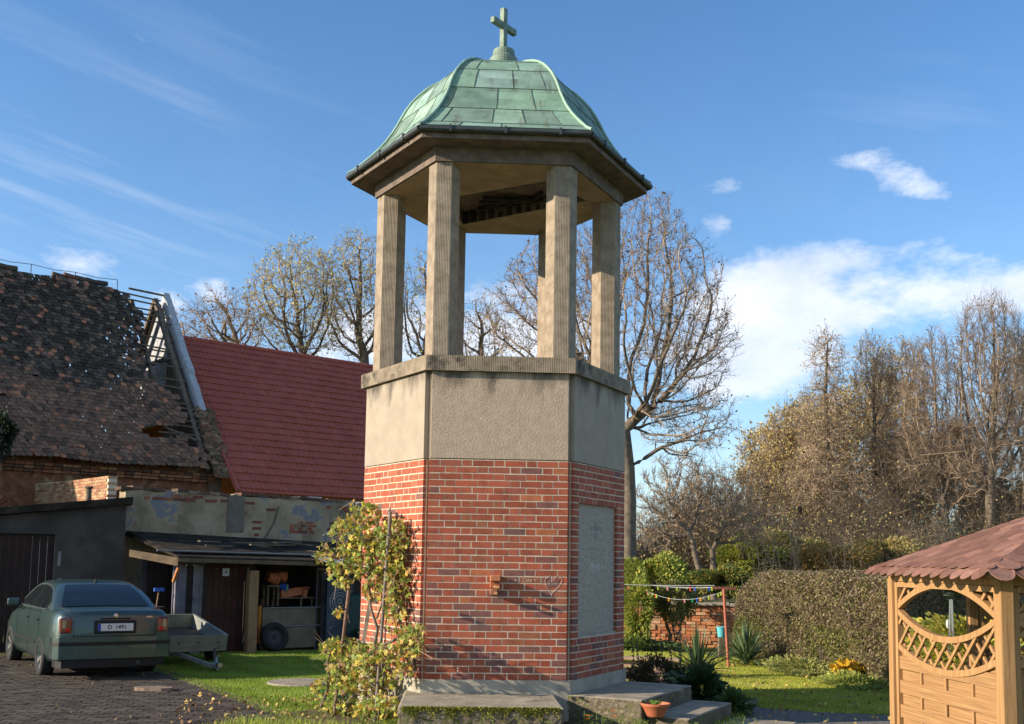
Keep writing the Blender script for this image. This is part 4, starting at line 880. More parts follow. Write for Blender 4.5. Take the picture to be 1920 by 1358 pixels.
# grass blades
M_grass=mat('grass_blade',(1,1,1),attr=True,trans=.45,rough=.6)
def blades(name,regions,label,dens,hmin,hmax,seed,cols,avoid=()):
    rg=np.random.default_rng(seed); XY=[]
    for P in regions:
        P=np.array(P); mn,mx=P.min(0),P.max(0); n=int((mx-mn).prod()*dens); q=rg.uniform(mn,mx,(n,2)); q=q[inpoly(q[:,0],q[:,1],P)]
        for A in avoid: q=q[~inpoly(q[:,0],q[:,1],A)]
        XY.append(q)
    q=np.vstack(XY); n=len(q); a=rg.uniform(0,2*np.pi,n); h=rg.uniform(hmin,hmax,n); w=rg.uniform(.006,.011,n); l=rg.normal(0,.55,n)*h
    d=np.stack([np.cos(a),np.sin(a)],-1); t=np.stack([-d[:,1],d[:,0]],-1)
    V=np.zeros((n,3,3)); V[:,0,:2]=q-d*w[:,None]; V[:,1,:2]=q+d*w[:,None]; V[:,2,:2]=q+t*l[:,None]; V[:,2,2]=h; V[:,:2,2]=0
    k=rg.uniform(.6,1.35,(n,1)); m_=rg.random((n,1)); pz=np.sin(q[:,:1]*2.1+np.sin(q[:,1:]*1.7)*2)*np.sin(q[:,1:]*2.6+q[:,:1])+.4*np.sin(q[:,:1]*7+q[:,1:]*5); c=np.where(m_<.12+.38*np.clip(pz-.3,0,1),cols[1],cols[0])*k*(1-.22*np.clip(-pz,0,1)); h*=(1-.45*np.clip(pz[:,0]-.4,0,1))
    b=MB(); b.add(V.reshape(-1,3),np.arange(3*n).reshape(-1,3),c); return tag(b.build(name,M_grass),label,'grass',None,'stuff')
yp=[tuple(p) for p in yard]
blades('lawn_grass',[[(1.5,13.6),(7.6,13.6),(7.4,17.5),(6.6,19.5),(5.2,23),(3.0,26.3),(1.6,26.3),(1.2,17)]],'short green grass of the right-hand lawn behind the steps',5200,.02,.05,1,(np.array([.46,.50,.07]),np.array([.58,.50,.20])),avoid=[pth])
blades('lawn_grass',[[(-7.6,23.2),(-2.2,23.8),(-.6,18),(-.9,13.2),(-1.5,12.0),(-3,12),(-6,18.6),(-8.4,21.5)]],'short green grass of the left-hand lawn before the shed',4200,.02,.05,2,(np.array([.26,.38,.045]),np.array([.40,.40,.13])),avoid=[yp])
# ------------------------------------------------------------------ leaves
M_leaf=mat('leaf',(1,1,1),attr=True,trans=.40,rough=.55,spec=.35)
M_leafd=mat('glossy_leaf',(1,1,1),attr=True,trans=.15,rough=.35,spec=.5)
def leaf_quads(mb,P,size,cols,seed=0,droop=0.,nrm=None,asp=1.6,jit=.3):
    """pointed four-cornered leaves, folded along the midrib"""
    rg=np.random.default_rng(seed); n=len(P)
    a=rg.normal(0,1,(n,3)); 
    if nrm is not None: a=a*.8+nrm
    a[:,2]-=droop; a/=np.linalg.norm(a,axis=1)[:,None]
    b=np.cross(a,rg.normal(0,1,(n,3))); b/=np.linalg.norm(b,axis=1)[:,None]; c=np.cross(a,b)
    s=size*rg.uniform(1-jit,1+jit,(n,1)); l=a*s*asp/2; w=b*s/2
    V=np.stack([P-l,P+w+c*s*.18,P+l,P-w+c*s*.18],1); cc=cols[rg.integers(0,len(cols),n)]*rg.uniform(.7,1.3,(n,1))
    F=np.arange(4*n).reshape(-1,4); F=np.vstack([F[:,[0,1,2]],F[:,[0,2,3]]]); mb.add(V.reshape(-1,3),F,np.vstack([cc,cc]))
def segs(mb,A,B,ra,rb,n=3,col=None):
    """many tapered thin prisms at once"""
    A=np.asarray(A);B=np.asarray(B);m=len(A)
    if m==0: return
    d=B-A; d/=np.linalg.norm(d,axis=1)[:,None]+1e-9; x=ref_axis(d); y=np.cross(d,x); t=np.arange(n)*2*np.pi/n
    ca,sa=np.cos(t)[None,:,None],np.sin(t)[None,:,None]; ra=np.broadcast_to(ra,(m,));rb=np.broadcast_to(rb,(m,))
    R0=A[:,None]+ra[:,None,None]*(ca*x[:,None]+sa*y[:,None]); R1=B[:,None]+rb[:,None,None]*(ca*x[:,None]+sa*y[:,None])
    V=np.concatenate([R0,R1],1).reshape(-1,3); b=np.arange(m)[:,None]*2*n; f=[]
    for j in range(n): f.append(np.stack([b[:,0]+j,b[:,0]+(j+1)%n,b[:,0]+n+(j+1)%n,b[:,0]+n+j],-1))
    F_=np.vstack(f); mb.add(V,F_,None if col is None else (np.tile(col,(n,1)) if np.ndim(col)==2 else col))
# ------------------------------------------------------------------ trees by space colonisation
def grow(trunks,att,step,infl,kill,iters=90,up=.12,wig=.18,seed=0,minang=0):
    rg=np.random.default_rng(seed); N=[];Pn=[]
    for tr in trunks:       # list of polylines; first point of later ones may fork off node index 0
        prev=-1
        for p in tr: N.append(np.array(p,float)); Pn.append(prev if prev>=0 else (-1 if not Pn else tr is trunks[0] and -1 or 0)); prev=len(N)-1
    att=np.array(att); live=np.ones(len(att),bool); near_d=np.full(len(att),1e9); near_i=np.zeros(len(att),int)
    new=list(range(len(N)))
    for it in range(iters):
        kd=kdtree.KDTree(len(new)); 
        for k in new: kd.insert(N[k],k)
        kd.balance(); idx=np.nonzero(live)[0]
        for a in idx:
            co,i,dist=kd.find(att[a])
            if dist<near_d[a]: near_d[a]=dist; near_i[a]=i
        live&=near_d>kill; idx=np.nonzero(live&(near_d<infl))[0]
        if len(idx)==0: break
        acc={}
        for a in idx:
            i=near_i[a]; v=att[a]-N[i]; v=v/(np.linalg.norm(v)+1e-9)
            if i in acc: acc[i]=acc[i]+v
            else: acc[i]=v
        new=[]
        for i,v in acc.items():
            v=v/(np.linalg.norm(v)+1e-9); 
            if Pn[i]>=0: q=N[i]-N[Pn[i]]; v=v+.45*q/(np.linalg.norm(q)+1e-9)
            v=v+rg.normal(0,wig,3); v[2]+=up; v/=np.linalg.norm(v)+1e-9; N.append(N[i]+v*step); Pn.append(i); new.append(len(N)-1)
        if not new: break
    return np.array(N),np.array(Pn)
def tree(name,label,group,trunks,att,step,kill,infl,r_tip,r_exp,bark,seed,twig=.35,ntw=2,leaf=None,leafn=0,leafs=.08,loc=None,up=.1,wig=.18,thick=None,tw_r=.006,tw_col=None,trunk_r=None,iters=90,barkm=None,twig_up=.3,cat='tree'):
    N,P=grow(trunks,att,step,infl,kill,iters,up,wig,seed); rg=np.random.default_rng(seed+99); n=len(N)
    w=np.zeros(n); ch=np.zeros(n,int)
    best=np.full(n,-1)
    for i in range(n-1,-1,-1):
        if w[i]==0: w[i]=r_tip**r_exp
        if P[i]>=0: w[P[i]]+=w[i]; ch[P[i]]+=1
    r=w**(1/r_exp)
    if trunk_r: 
        sc=trunk_r/r[0]; r=r_tip+(r-r_tip)*max(.1,(trunk_r-r_tip)/(r[0]-r_tip)); r[0]=trunk_r*1.15
    main=np.full(n,-1); 
    for i in range(n):
        p=P[i]
        if p>=0 and (main[p]<0 or r[i]>r[main[p]]): main[p]=i
    ix=np.nonzero(P>=0)[0]; D=np.zeros((n,3)); D[ix]=N[ix]-N[P[ix]]; D/=np.linalg.norm(D,axis=1)[:,None]+1e-9; D[P<0]=[0,0,1]
    r0=np.where(main[P[ix]]==ix,r[P[ix]],np.minimum(r[ix]*1.25,r[P[ix]])); r1=r[ix]
    D0=np.where((main[P[ix]]==ix)[:,None],D[P[ix]],D[ix])
    th=thick or r_tip*2.2
    root=thing(name,label,cat,loc if loc is not None else (N[0][0],N[0][1],N[0][2]),0,group)
    def ringsegs(sel,k,mb):
        if sel.sum()==0: return
        A=N[P[ix[sel]]];B=N[ix[sel]];da=D0[sel];db=D[ix[sel]]; m=len(A); t=np.arange(k)*2*np.pi/k
        xa=ref_axis(da);ya=np.cross(da,xa);xb=ref_axis(db);yb=np.cross(db,xb); c_,s_=np.cos(t)[None,:,None],np.sin(t)[None,:,None]
        R0=A[:,None]+r0[sel][:,None,None]*(c_*xa[:,None]+s_*ya[:,None]); R1=(B+db*r1[sel][:,None]*.2)[:,None]+r1[sel][:,None,None]*(c_*xb[:,None]+s_*yb[:,None])
        V=np.concatenate([R0,R1],1).reshape(-1,3); b=np.arange(m)*2*k; F_=np.vstack([np.stack([b+j,b+(j+1)%k,b+k+(j+1)%k,b+k+j],-1) for j in range(k)]); mb.add(V,F_)
    big=r1>th
    m=MB(); ringsegs(big&(r1>th*3),9,m); ringsegs(big&(r1<=th*3),6,m); 
    if m.ch: m.build('trunk',bark,root,True,smooth=True)
    cr=MB(); ringsegs(~big,4,cr)
    # twigs
    fine=np.nonzero((r<th)&(P>=0))[0]
    A=[];B=[]
    for k in range(ntw):
        d=D[fine]+rg.normal(0,.75,(len(fine),3)); d[:,2]+=twig_up; d/=np.linalg.norm(d,axis=1)[:,None]; L_=twig*rg.uniform(.35,1.1,(len(fine),1))
        a=N[fine]-D[fine]*step*rg.uniform(0,1,(len(fine),1)); mid=a+d*L_*.5; d2=d+rg.normal(0,.3,d.shape); d2[:,2]+=twig_up*.5; d2/=np.linalg.norm(d2,axis=1)[:,None]; e=mid+d2*L_*.5
        segs(cr,a,mid,tw_r,tw_r*.8); segs(cr,mid,e,tw_r*.8,tw_r*.5)
        d3=d+rg.normal(0,.6,d.shape); d3/=np.linalg.norm(d3,axis=1)[:,None]; f=mid+d3*L_*.42; segs(cr,mid,f,tw_r*.7,tw_r*.45); B+=[e,f]
        d4=d2+rg.normal(0,.6,d.shape); d4/=np.linalg.norm(d4,axis=1)[:,None]; f4=a+(mid-a)*.6; segs(cr,f4,f4+d4*L_*.35,tw_r*.7,tw_r*.45)
    cr.build('crown',barkm or bark,root,True)
    if leaf is not None and leafn:
        B=np.vstack(B); hi=B[rg.integers(0,len(B),leafn)]+rg.normal(0,.05,(leafn,3)); lm=MB(); leaf_quads(lm,hi,leafs,np.array(leaf),seed,droop=.5); lm.build('foliage',M_leaf,root,True)
    return root
def ell(c,r,n,seed,hollow=.0,zmin=None,cut=None):
    rg=np.random.default_rng(seed); p=rg.normal(0,1,(n*2,3)); p/=np.linalg.norm(p,axis=1)[:,None]; p*=(rg.uniform(hollow**3,1,(n*2,1)))**(1/3.); p=p*np.array(r)+np.array(c)
    if zmin is not None: p=p[p[:,2]>zmin]
    return p[:n]
def shell(blobs,n,seed): 
    return np.vstack([ell(c,r,int(n*k),seed+i,.25) for i,(c,r,k) in enumerate(blobs)])
M_bark=mat('bare_bark',[(.3,(.085,.066,.050)),(.6,(.17,.135,.10)),(.8,(.26,.215,.165))],scale=6,coord='Object',bump=.01,bscale=20)
M_barkw=mat('warm_twig',[(.3,(.23,.165,.115)),(.7,(.38,.29,.20))],scale=3,coord='Object')
M_barkd=mat('dark_bark',[(.3,(.06,.048,.034)),(.6,(.125,.10,.07)),(.8,(.20,.165,.115))],scale=4,coord='Object',bump=.01,bscale=20)
def wp(u,v,Y): return atY(u,v,Y)
# large bare tree behind the tower on the right
Y=31.; b0=wp(1178,1128,Y); b0[2]=.9
t1=[b0,wp(1178,1000,Y),wp(1179,940,Y),wp(1176,880,Y),wp(1168,810,Y)]
t2=[wp(1180,905,Y),wp(1198,850,Y-.4),wp(1190,780,Y-.6),wp(1186,720,Y-.5),wp(1192,650,Y-.3)]
att=shell([(wp(1190,600,Y),(3.0,2.6,3.2),.36),(wp(1300,640,Y),(1.35,1.8,1.7),.18),(wp(1290,790,Y),(1.5,1.7,1.2),.16),(wp(1225,440,Y),(1.0,1.2,1.3),.12),(wp(1050,560,Y),(1.8,1.8,2.0),.18),(wp(960,600,Y),(1.0,1.3,1.6),.08)],3900,5)
tree('bare_tree','large bare spreading tree whose trunk stands hard behind the right edge of the tower','autumn trees round the garden',[t1],att,.20,.27,2.6,.0095,2.3,M_bark,3,twig=.45,ntw=3,tw_r=.0055,leaf=[[.22,.11,.05],[.16,.09,.05]],leafn=2000,leafs=.05,trunk_r=.22,up=.04,wig=.13,thick=.028,barkm=M_barkw)
# trees behind the red roof
def rooftree(u0,v0,um,top,bot,ru,label,seed,leaf,leafn,lean=0,n=1500,Y=60.,fork=((0,0),),ntw=2):
    c=wp(um,(top+bot)/2,Y); k=Y/F; b=wp(u0,v0,Y); g=b.copy(); g[2]=.9; tr=[g,g+(b-g)*.4,g+(b-g)*.75,b]
    A=ell(c,(ru*k,ru*k*.9,(bot-top)/2*k),n,seed,.35)
    return tree('tall_tree',label,'autumn trees behind the roofs',[tr],A,.36,.38,5.5,.010,2.4,M_barkd,seed,twig=.8,ntw=ntw,tw_r=.008,leaf=leaf,leafn=int(leafn*1.3),leafs=.095,trunk_r=.27,up=.08,wig=.18,thick=.04,barkm=M_barkw)
YL=[[.55,.50,.20],[.48,.46,.20],[.40,.37,.16],[.6,.52,.25]]
rooftree(572,690,556,452,690,98,'round-crowned tree with pale yellow leaves above the middle of the red roof',11,YL,2300,n=1800)
rooftree(684,690,668,425,690,78,'tall forked tree with thin leaves beside the left edge of the belfry',12,YL,1200,n=1800)
rooftree(450,690,420,540,690,80,'leafless fan-shaped tree left of the round yellow one',13,[[.26,.14,.08],[.2,.11,.07]],350,n=1200,Y=58.)
rooftree(330,690,326,578,690,34,'small bare tree just right of the broken gable',14,[[.26,.14,.08]],60,n=500,Y=56.)
rooftree(800,690,800,470,700,62,'bare tree seen through the left opening of the belfry',15,YL,350,n=1300)
rooftree(905,700,900,560,720,60,'low bare tree seen through the middle opening of the belfry',16,YL,150,n=1000)
# right-hand row
def gtree(u0,vb,pts,blobs,n,label,seed,Y,tr=.12,leaf=None,leafn=0,leafs=.055,step=.24,kill=.27,up=.2,wig=.12,twig=.75,bark=M_bark,barkm=M_barkw,ntw=4,name='bare_tree',tw_r=.0075,tu=.6):
    b=wp(u0,vb,Y); b[2]=.9; T=[b]+[wp(u,v,Y) for u,v in pts]; k=Y/F
    A=shell([(wp(u,v,Y),(ru*k,ru*k*.8,rv*k),f) for u,v,ru,rv,f in blobs],n,seed)
    return tree(name,label,'autumn trees round the garden',[T],A,step,kill,3.2,.010,2.35,bark,seed,twig=twig,ntw=ntw,tw_r=tw_r,leaf=leaf,leafn=leafn,leafs=leafs,trunk_r=tr,up=up,wig=wig,thick=.032,barkm=barkm,twig_up=tu)
YG=[[.60,.47,.19],[.52,.43,.19],[.64,.48,.18],[.45,.37,.19]]; BR=[[.22,.13,.07],[.17,.11,.06]]
gtree(1560,1100,[(1558,1000),(1554,900),(1550,820),(1548,740),(1550,680),(1552,640)],[(1552,690,34,75,.25),(1550,790,62,80,.38),(1550,900,85,60,.37)],1900,'slim tree with a dark straight trunk and fine brown side twigs',21,46.,leaf=YG+BR,leafn=3600,up=.0,barkm=M_barkw,tu=.1)
gtree(1648,1100,[(1646,1000),(1640,900),(1638,820)],[(1640,720,45,95,.6),(1660,860,55,70,.4)],1500,'bare tree with a thin dark trunk between the slim tree and the wide fan tree',22,47.,leaf=YG+BR,leafn=3000,up=.45)
gtree(1778,1090,[(1776,1020),(1772,960)],[(1750,760,60,150,.5),(1790,860,60,110,.3),(1720,850,45,90,.2)],2200,'fan-shaped bare tree with upswept pale branches left of the tallest bare tree',23,45.,tr=.14,leaf=BR,leafn=300,up=.5)
gtree(1858,1080,[(1857,1000),(1856,930)],[(1860,700,75,150,.5),(1900,800,60,130,.3),(1830,850,60,90,.2)],2900,'tallest bare tree with a stout trunk near the right edge',24,44.,tr=.19,leaf=BR,leafn=500,up=.5)
gtree(1420,1100,[(1425,1000),(1400,930),(1412,880),(1408,840)],[(1440,850,60,50,.5),(1490,900,60,60,.5)],700,'crooked tree with yellowing leaves at the left end of the far row',25,52.,leaf=YG,leafn=2600,leafs=.10,name='yellowing_tree')
gtree(1600,1100,[(1600,1000),(1602,920)],[(1560,820,90,80,.4),(1640,800,95,95,.3),(1600,930,140,90,.3)],1200,'broad yellow-leaved tree behind the slim bare trees',26,58.,leaf=YG,leafn=9000,leafs=.12,name='yellowing_tree')
gtree(1500,1100,[(1500,1020),(1502,960)],[(1500,900,90,80,.6),(1480,980,90,50,.4)],700,'dull olive tree behind the crooked one',27,56.,leaf=[[.34,.29,.12],[.28,.24,.11],[.40,.34,.13]],leafn=6500,leafs=.11,name='yellowing_tree')
gtree(1720,1100,[(1720,1030),(1722,980)],[(1725,900,80,90,.7),(1700,980,80,50,.3)],600,'yellow and orange leaved tree behind the fan-shaped bare tree',28,58.,leaf=YG+[[.50,.22,.04],[.5,.2,.03]],leafn=6500,leafs=.11,name='yellowing_tree')
gtree(1690,1100,[(1690,1000),(1692,900)],[(1690,760,70,120,.6),(1700,880,70,80,.4)],1600,'bare tan tree filling the gap left of the fan-shaped tree',41,52.,leaf=YG+BR,leafn=3500,leafs=.07,up=.4,tr=.13)
gtree(1500,1100,[(1500,1000),(1498,930)],[(1495,830,70,75,.6),(1460,900,70,60,.4)],1400,'fine-twigged tan tree left of the slim dark-stemmed tree',42,50.,leaf=YG,leafn=6000,leafs=.08,up=.3,tr=.12)
gtree(1920,1100,[(1922,1000),(1924,900)],[(1925,760,80,140,1.)],1500,'bare tan tree cut by the right edge of the picture',43,50.,leaf=BR,leafn=300,up=.4,tr=.15)
gtree(1800,1100,[(1805,1000),(1808,930)],[(1810,880,90,90,1.)],1400,'dense bare tree behind the two tallest trees',44,53.,leaf=BR+[[.5,.24,.06]],leafn=2600,up=.3,tr=.12)
gtree(1890,1100,[(1890,1030),(1890,980)],[(1880,970,70,60,1.)],300,'low orange-leaved tree above the gazebo roof',29,54.,leaf=[[.50,.20,.03],[.45,.24,.05],[.35,.16,.04]],leafn=3800,leafs=.14,name='orange_tree')
gtree(1338,1110,[(1337,1060),(1336,1030)],[(1330,950,85,70,.6),(1390,990,50,45,.4)],900,'low bare fruit tree standing upright above the brick wall',30,34.,tr=.09,step=.16,kill=.2,twig=.3,up=.05,wig=.3,tw_r=.006)
gtree(1322,1110,[(1312,1075),(1303,1040),(1297,1010)],[(1270,920,80,70,.6),(1230,980,55,60,.4)],900,'bare fruit tree leaning left above the brick wall',31,33.,tr=.085,step=.16,kill=.2,twig=.3,up=.05,wig=.3,tw_r=.006)
# thickets: twiggy undergrowth too dense to count
def thicket(name,label,x0,x1,Y0,Y1,zt,n,leafs,ncl,seed,cols,tcol=(.20,.15,.10),lsz=.10,base=.9,tw=.009,cat='undergrowth',zb=0.):
    rg=np.random.default_rng(seed); m=MB(); x=rg.uniform(x0,x1,n); y=rg.uniform(Y0,Y1,n); h=(zt-base)*rg.uniform(.35,1.05,n)*(.75+.25*np.sin(x*1.1+seed)); A=np.stack([x,y,np.full(n,base)],-1)
    lean=rg.normal(0,.16,(n,2)); B=A.copy(); B[:,2]+=h*.55; B[:,:2]+=lean*h[:,None]*.5; C=B.copy(); C[:,2]+=h*.45; C[:,:2]+=(lean+rg.normal(0,.12,(n,2)))*h[:,None]*.5
    k=rg.uniform(.5,1.4,(n,1)); col=np.array(tcol)*k; segs(m,A,B,tw,tw*.75,3,col); segs(m,B,C,tw*.75,tw*.4,3,col)
    for q in range(5):
        f=rg.uniform(.1,1,(n,1)); P=np.where(f<.5,A+(B-A)*f*2,B+(C-B)*(f*2-1)); d=rg.normal(0,1,(n,3)); d[:,2]=np.abs(d[:,2])*.9; d/=np.linalg.norm(d,axis=1)[:,None]; segs(m,P,P+d*(h[:,None]*rg.uniform(.12,.35,(n,1))),tw*.55,tw*.3,3,col)
    if leafs:
        i=rg.integers(0,n,leafs); f=rg.uniform(.15,1.,(leafs,1)); P=A[i]+(C[i]-A[i])*f+rg.normal(0,.28,(leafs,3)); P[:,2]=np.maximum(P[:,2],base+.05); leaf_quads(m,P,lsz,np.array(cols),seed,droop=.2)
    return tag(m.build(name,mat('thicket',(1,1,1),attr=True,trans=.25,rough=.7)),label,cat,None,'stuff')
thicket('undergrowth','dense brown twiggy undergrowth in front of the far tree row',7.5,34,43,50,6.6,4600,26000,0,3,[[.34,.26,.13],[.42,.33,.14],[.28,.21,.12],[.48,.37,.13]],tcol=(.30,.22,.14),lsz=.06,tw=.016)
thicket('undergrowth','pale upright saplings and stalks above the hedge',8,26,33,40,3.9,1500,4000,0,4,[[.30,.22,.08],[.22,.2,.07]],tcol=(.42,.31,.20),lsz=.07,tw=.010)
thicket('undergrowth','brown tangle of brambles behind the brick wall',2.5,14,36,42,4.6,2200,16000,0,6,[[.26,.18,.10],[.34,.26,.11],[.2,.15,.09],[.32,.31,.10]],lsz=.06,tw=.010)
thicket('far_wood','hazy brown far-off wood closing the horizon',-40,80,90,104,8.5,4200,26000,0,9,[[.32,.26,.16],[.36,.31,.17],[.26,.21,.15],[.42,.34,.16]],tcol=(.30,.24,.18),lsz=.26,tw=.035,cat='wood')
# ------------------------------------------------------------------ old garden wall, hedge, shrubs
M_gb=mat('garden_brick',[(.3,(.65,.65,.65)),(.7,(1.2,1.15,1.1))],scale=9,attr=True,coord='Object',bump=.012,bscale=30)
gwall=thing('garden_wall','low crumbling orange brick wall with a pale capping between the laurel and the hedge','wall',(4.6,26.6,0))
wa=np.array([2.2,27.0,0]); wb_=np.array([6.9,26.2,0]); wd=(wb_-wa)/np.linalg.norm(wb_-wa); wn=np.array([wd[1],-wd[0],0]); Lw=np.linalg.norm(wb_-wa)
m=MB(); m.box((wa+wb_)/2-wn*.18+UPZ*.5,(Lw,.30,1.0),[wd,wn,UPZ]); m.build('mortar',mat('sandy_mortar',[(.3,(.22,.15,.09)),(.7,(.40,.30,.19))],scale=5,coord='Object',bump=.02,bscale=20),gwall,True)
m=MB(); rr=random.Random(50); z=0; r=0
while z<.98:
    x=(.12 if r%2 else 0)
    while x<Lw:
        l=rr.choice([.24,.24,.12]); 
        if rr.random()>.04: m.box(wa+wd*(x+l/2)-wn*.04+wn*rr.gauss(0,.014)+UPZ*(z+.033+rr.gauss(0,.003)),(l-.012,.09,.066),[wd*_c(.03)+wn*rr.gauss(0,.02),wn,UPZ],rr.choice([(.52,.20,.08),(.58,.25,.11),(.44,.16,.07),(.50,.28,.16),(.38,.15,.09),(.55,.34,.2)]))
        x+=l
    z+=.077; r+=1
m.build('brick_course',M_gb,gwall,True)
m=MB(); 
for i in range(12): x=i*Lw/12; m.box(wa+wd*(x+Lw/24)-wn*.16+UPZ*(1.03+rr.uniform(-.01,.01)),(Lw/12-.01,.46,.07),[wd,wn,UPZ])
m.build('capping',M_step,gwall,True,bevel=.01)
# hedge: trimmed brown shrubs, one dense body of twigs and small leaves
h0=np.array([5.25,23.6,0]); h1=np.array([7.3,15.2,0]); hd=(h1-h0)/np.linalg.norm(h1-h0); hn=np.array([hd[1],-hd[0],0]); hn=hn if hn[0]<0 else -hn; Lh=np.linalg.norm(h1-h0)
hedge=thing('hedge','long clipped brown hedge with sparse green leaves running back from the gazebo','hedge',(h0+h1)/2)
rg=np.random.default_rng(71)
def hedge_pts(n,depth):
    t=rg.uniform(0,1,n)*Lh; HT=1.84+.05*np.sin(t*2.1)+.04*np.sin(t*5.3)-np.clip(.9-t,0,1)**2*.7
    k=rg.random(n); z=np.where(k<.74,rg.uniform(0.02,1,n)**.9*HT,HT-rg.exponential(.05,n)); q=np.where(k<.74,-rg.exponential(depth,n),-rg.uniform(0,1.9,n))
    bul=.10*np.sin(t*1.3+z*2)+.06*np.sin(t*4.7+z*5); rnd=np.clip(z-HT+.30,0,1)**2*1.4; q=q+bul-rnd
    P=h0+hd*t[:,None]+hn*q[:,None]; P[:,2]=z; return P,t,z
P,t,z=hedge_pts(9000,.12); d=rg.normal(0,1,P.shape); d[:,2]+=.5; d/=np.linalg.norm(d,axis=1)[:,None]; m=MB(); segs(m,P-d*.11,P+d*rg.uniform(.03,.11,(len(P),1)),.0045,.0025,3,np.array([[.21,.155,.11]])*rg.uniform(.5,1.5,(len(P),1)))
P2=h0+hd*rg.uniform(0,Lh,(700,1))+hn*rg.uniform(-1.5,-.1,(700,1)); top=P2.copy(); top[:,2]=rg.uniform(1.,1.75,700); segs(m,P2,top,.012,.006,4,np.array([.13,.10,.07])); m.build('twigs',MATS['thicket'],hedge,True)
P,t,z=hedge_pts(80000,.10); m=MB(); green=(np.sin(t*1.9+1)*.5+.5)*(z<.9)+.12
isg=rg.random(len(P))<green*.75
leaf_quads(m,P[~isg],.033,np.array([[.26,.19,.12],[.33,.25,.16],[.20,.145,.095],[.30,.26,.12],[.22,.21,.08]]),1,nrm=hn*.5); leaf_quads(m,P[isg],.036,np.array([[.20,.22,.05],[.15,.18,.05],[.25,.24,.07]]),2,nrm=hn*.5)
m.build('foliage',M_leaf,hedge,True)
def clump(name,label,c,r,n,size,cols,seed,stems=12,mat_=None,cat='shrub',droop=.2,lean=0,group=None,base=0.,shellk=.45,asp=1.8,scol=(.14,.10,.06)):
    e=thing(name,label,cat,(c[0],c[1],base),0,group); rg=np.random.default_rng(seed)
    P=rg.normal(0,1,(n,3)); P/=np.linalg.norm(P,axis=1)[:,None]; rad_=rg.uniform(shellk**3,1,(n,1))**(1/3.); lump=1+.22*np.sin(P[:,:1]*5+seed)+.15*np.sin(P[:,1:2]*7+seed*2)+.15*np.sin(P[:,2:]*6)
    P=P*rad_*lump*np.array(r)+np.array(c); P[:,2]=np.maximum(P[:,2],base+.02+rg.uniform(0,.06,n)); m=MB(); leaf_quads(m,P,size,np.array(cols),seed,droop=droop,asp=asp); m.build('foliage',mat_ or M_leaf,e,True)
    m=MB()
    for i in range(stems):
        a=rg.uniform(0,6.28); q=np.array([c[0]+rg.normal(0,.06),c[1]+rg.normal(0,.06),base]); T=np.array(c)+np.array([_c(a)*r[0],_s(a)*r[1],rg.uniform(-.2,.9)*r[2]])*rg.uniform(.4,.9); mid=(q+T)/2+np.array([0,0,.12*r[2]]); m.tube([q,mid,T],[.016*min(1,r[2]+.3),.011*min(1,r[2]+.3),.004],5,None)
    m.build('stem',M_bark,e,True); return e
LG=[[.24,.30,.05],[.33,.36,.07],[.17,.23,.045],[.42,.38,.08]]; DG=[[.035,.07,.025],[.05,.09,.03],[.025,.05,.02]]
clump('laurel_bush','tall loose green-yellow bush above the left part of the brick wall',(wp(1225,1095,28.2)),(.95,.8,.85),11000,.05,LG,81,26,base=.9)
clump('laurel_bush','leafy green bush beside the tower hanging over the wall end',(wp(1198,1150,25.2)),(.38,.45,.95),6000,.045,LG,82,14)
clump('garden_bush','small bushy tree with a bent pale stem in front of the brick wall',(wp(1262,1128,25.6)),(.62,.5,.42),5000,.04,[[.22,.22,.06],[.28,.25,.09],[.16,.17,.05]],83,10)
bs=thing('bent_stem','bent pale stem of the bushy tree standing against the orange wall','tree',wp(1255,1212,25.6)*np.array([1,1,0])); m=MB(); m.tube([wp(1252,1214,25.6)*np.array([1,1,0]),wp(1257,1190,25.6),wp(1248,1165,25.6),wp(1245,1148,25.6),wp(1258,1125,25.6)],[.04,.035,.03,.025,.015],7); m.build('trunk',M_bark,bs,True,smooth=True)
clump('garden_bush','low green weeds in the shade at the foot of the wall beside the tower',(wp(1205,1200,25.0)*np.array([1,1,0])+np.array([0,0,.12])),(.75,.5,.2),4000,.04,[[.09,.15,.04],[.13,.18,.05]],84,4)
for i,(u,v,Y_,r_,lab,cols) in enumerate([(1395,1045,36,(1.2,1,.7),'yellow-green bush behind the left end of the hedge',LG),(1470,1035,37,(1.3,1,.75),'olive bush behind the middle of the hedge top',[[.32,.30,.10],[.40,.34,.12],[.24,.24,.08]]),(1560,1050,35,(1.2,1,.55),'orange-tinged bush behind the hedge under the slim tree',[[.44,.30,.09],[.34,.28,.1],[.55,.3,.06]]),(1655,1040,36,(1.1,1,.6),'brown-green bush just left of the gazebo roof',[[.32,.27,.10],[.40,.32,.12]]),(1355,1088,31,(.7,.7,.4),'dark green bush above the right end of the brick wall',[[.08,.12,.03],[.12,.16,.04],[.3,.24,.05]])]):
    clump('garden_bush',lab,wp(u,v,Y_),r_,7000,.055,cols,90+i,10,base=.9)
clump('garden_bush','patch of bright green weeds at the hedge foot near the gazebo',(6.1,18.3,.06),(.75,.8,.17),3200,.032,[[.34,.40,.08],[.44,.44,.11],[.26,.32,.07]],97,3)
clump('garden_bush','patch of green weeds at the hedge foot behind the far yucca',(5.7,20.4,.08),(.6,.9,.24),3000,.034,[[.30,.34,.09],[.24,.28,.08],[.38,.34,.12]],98,3)
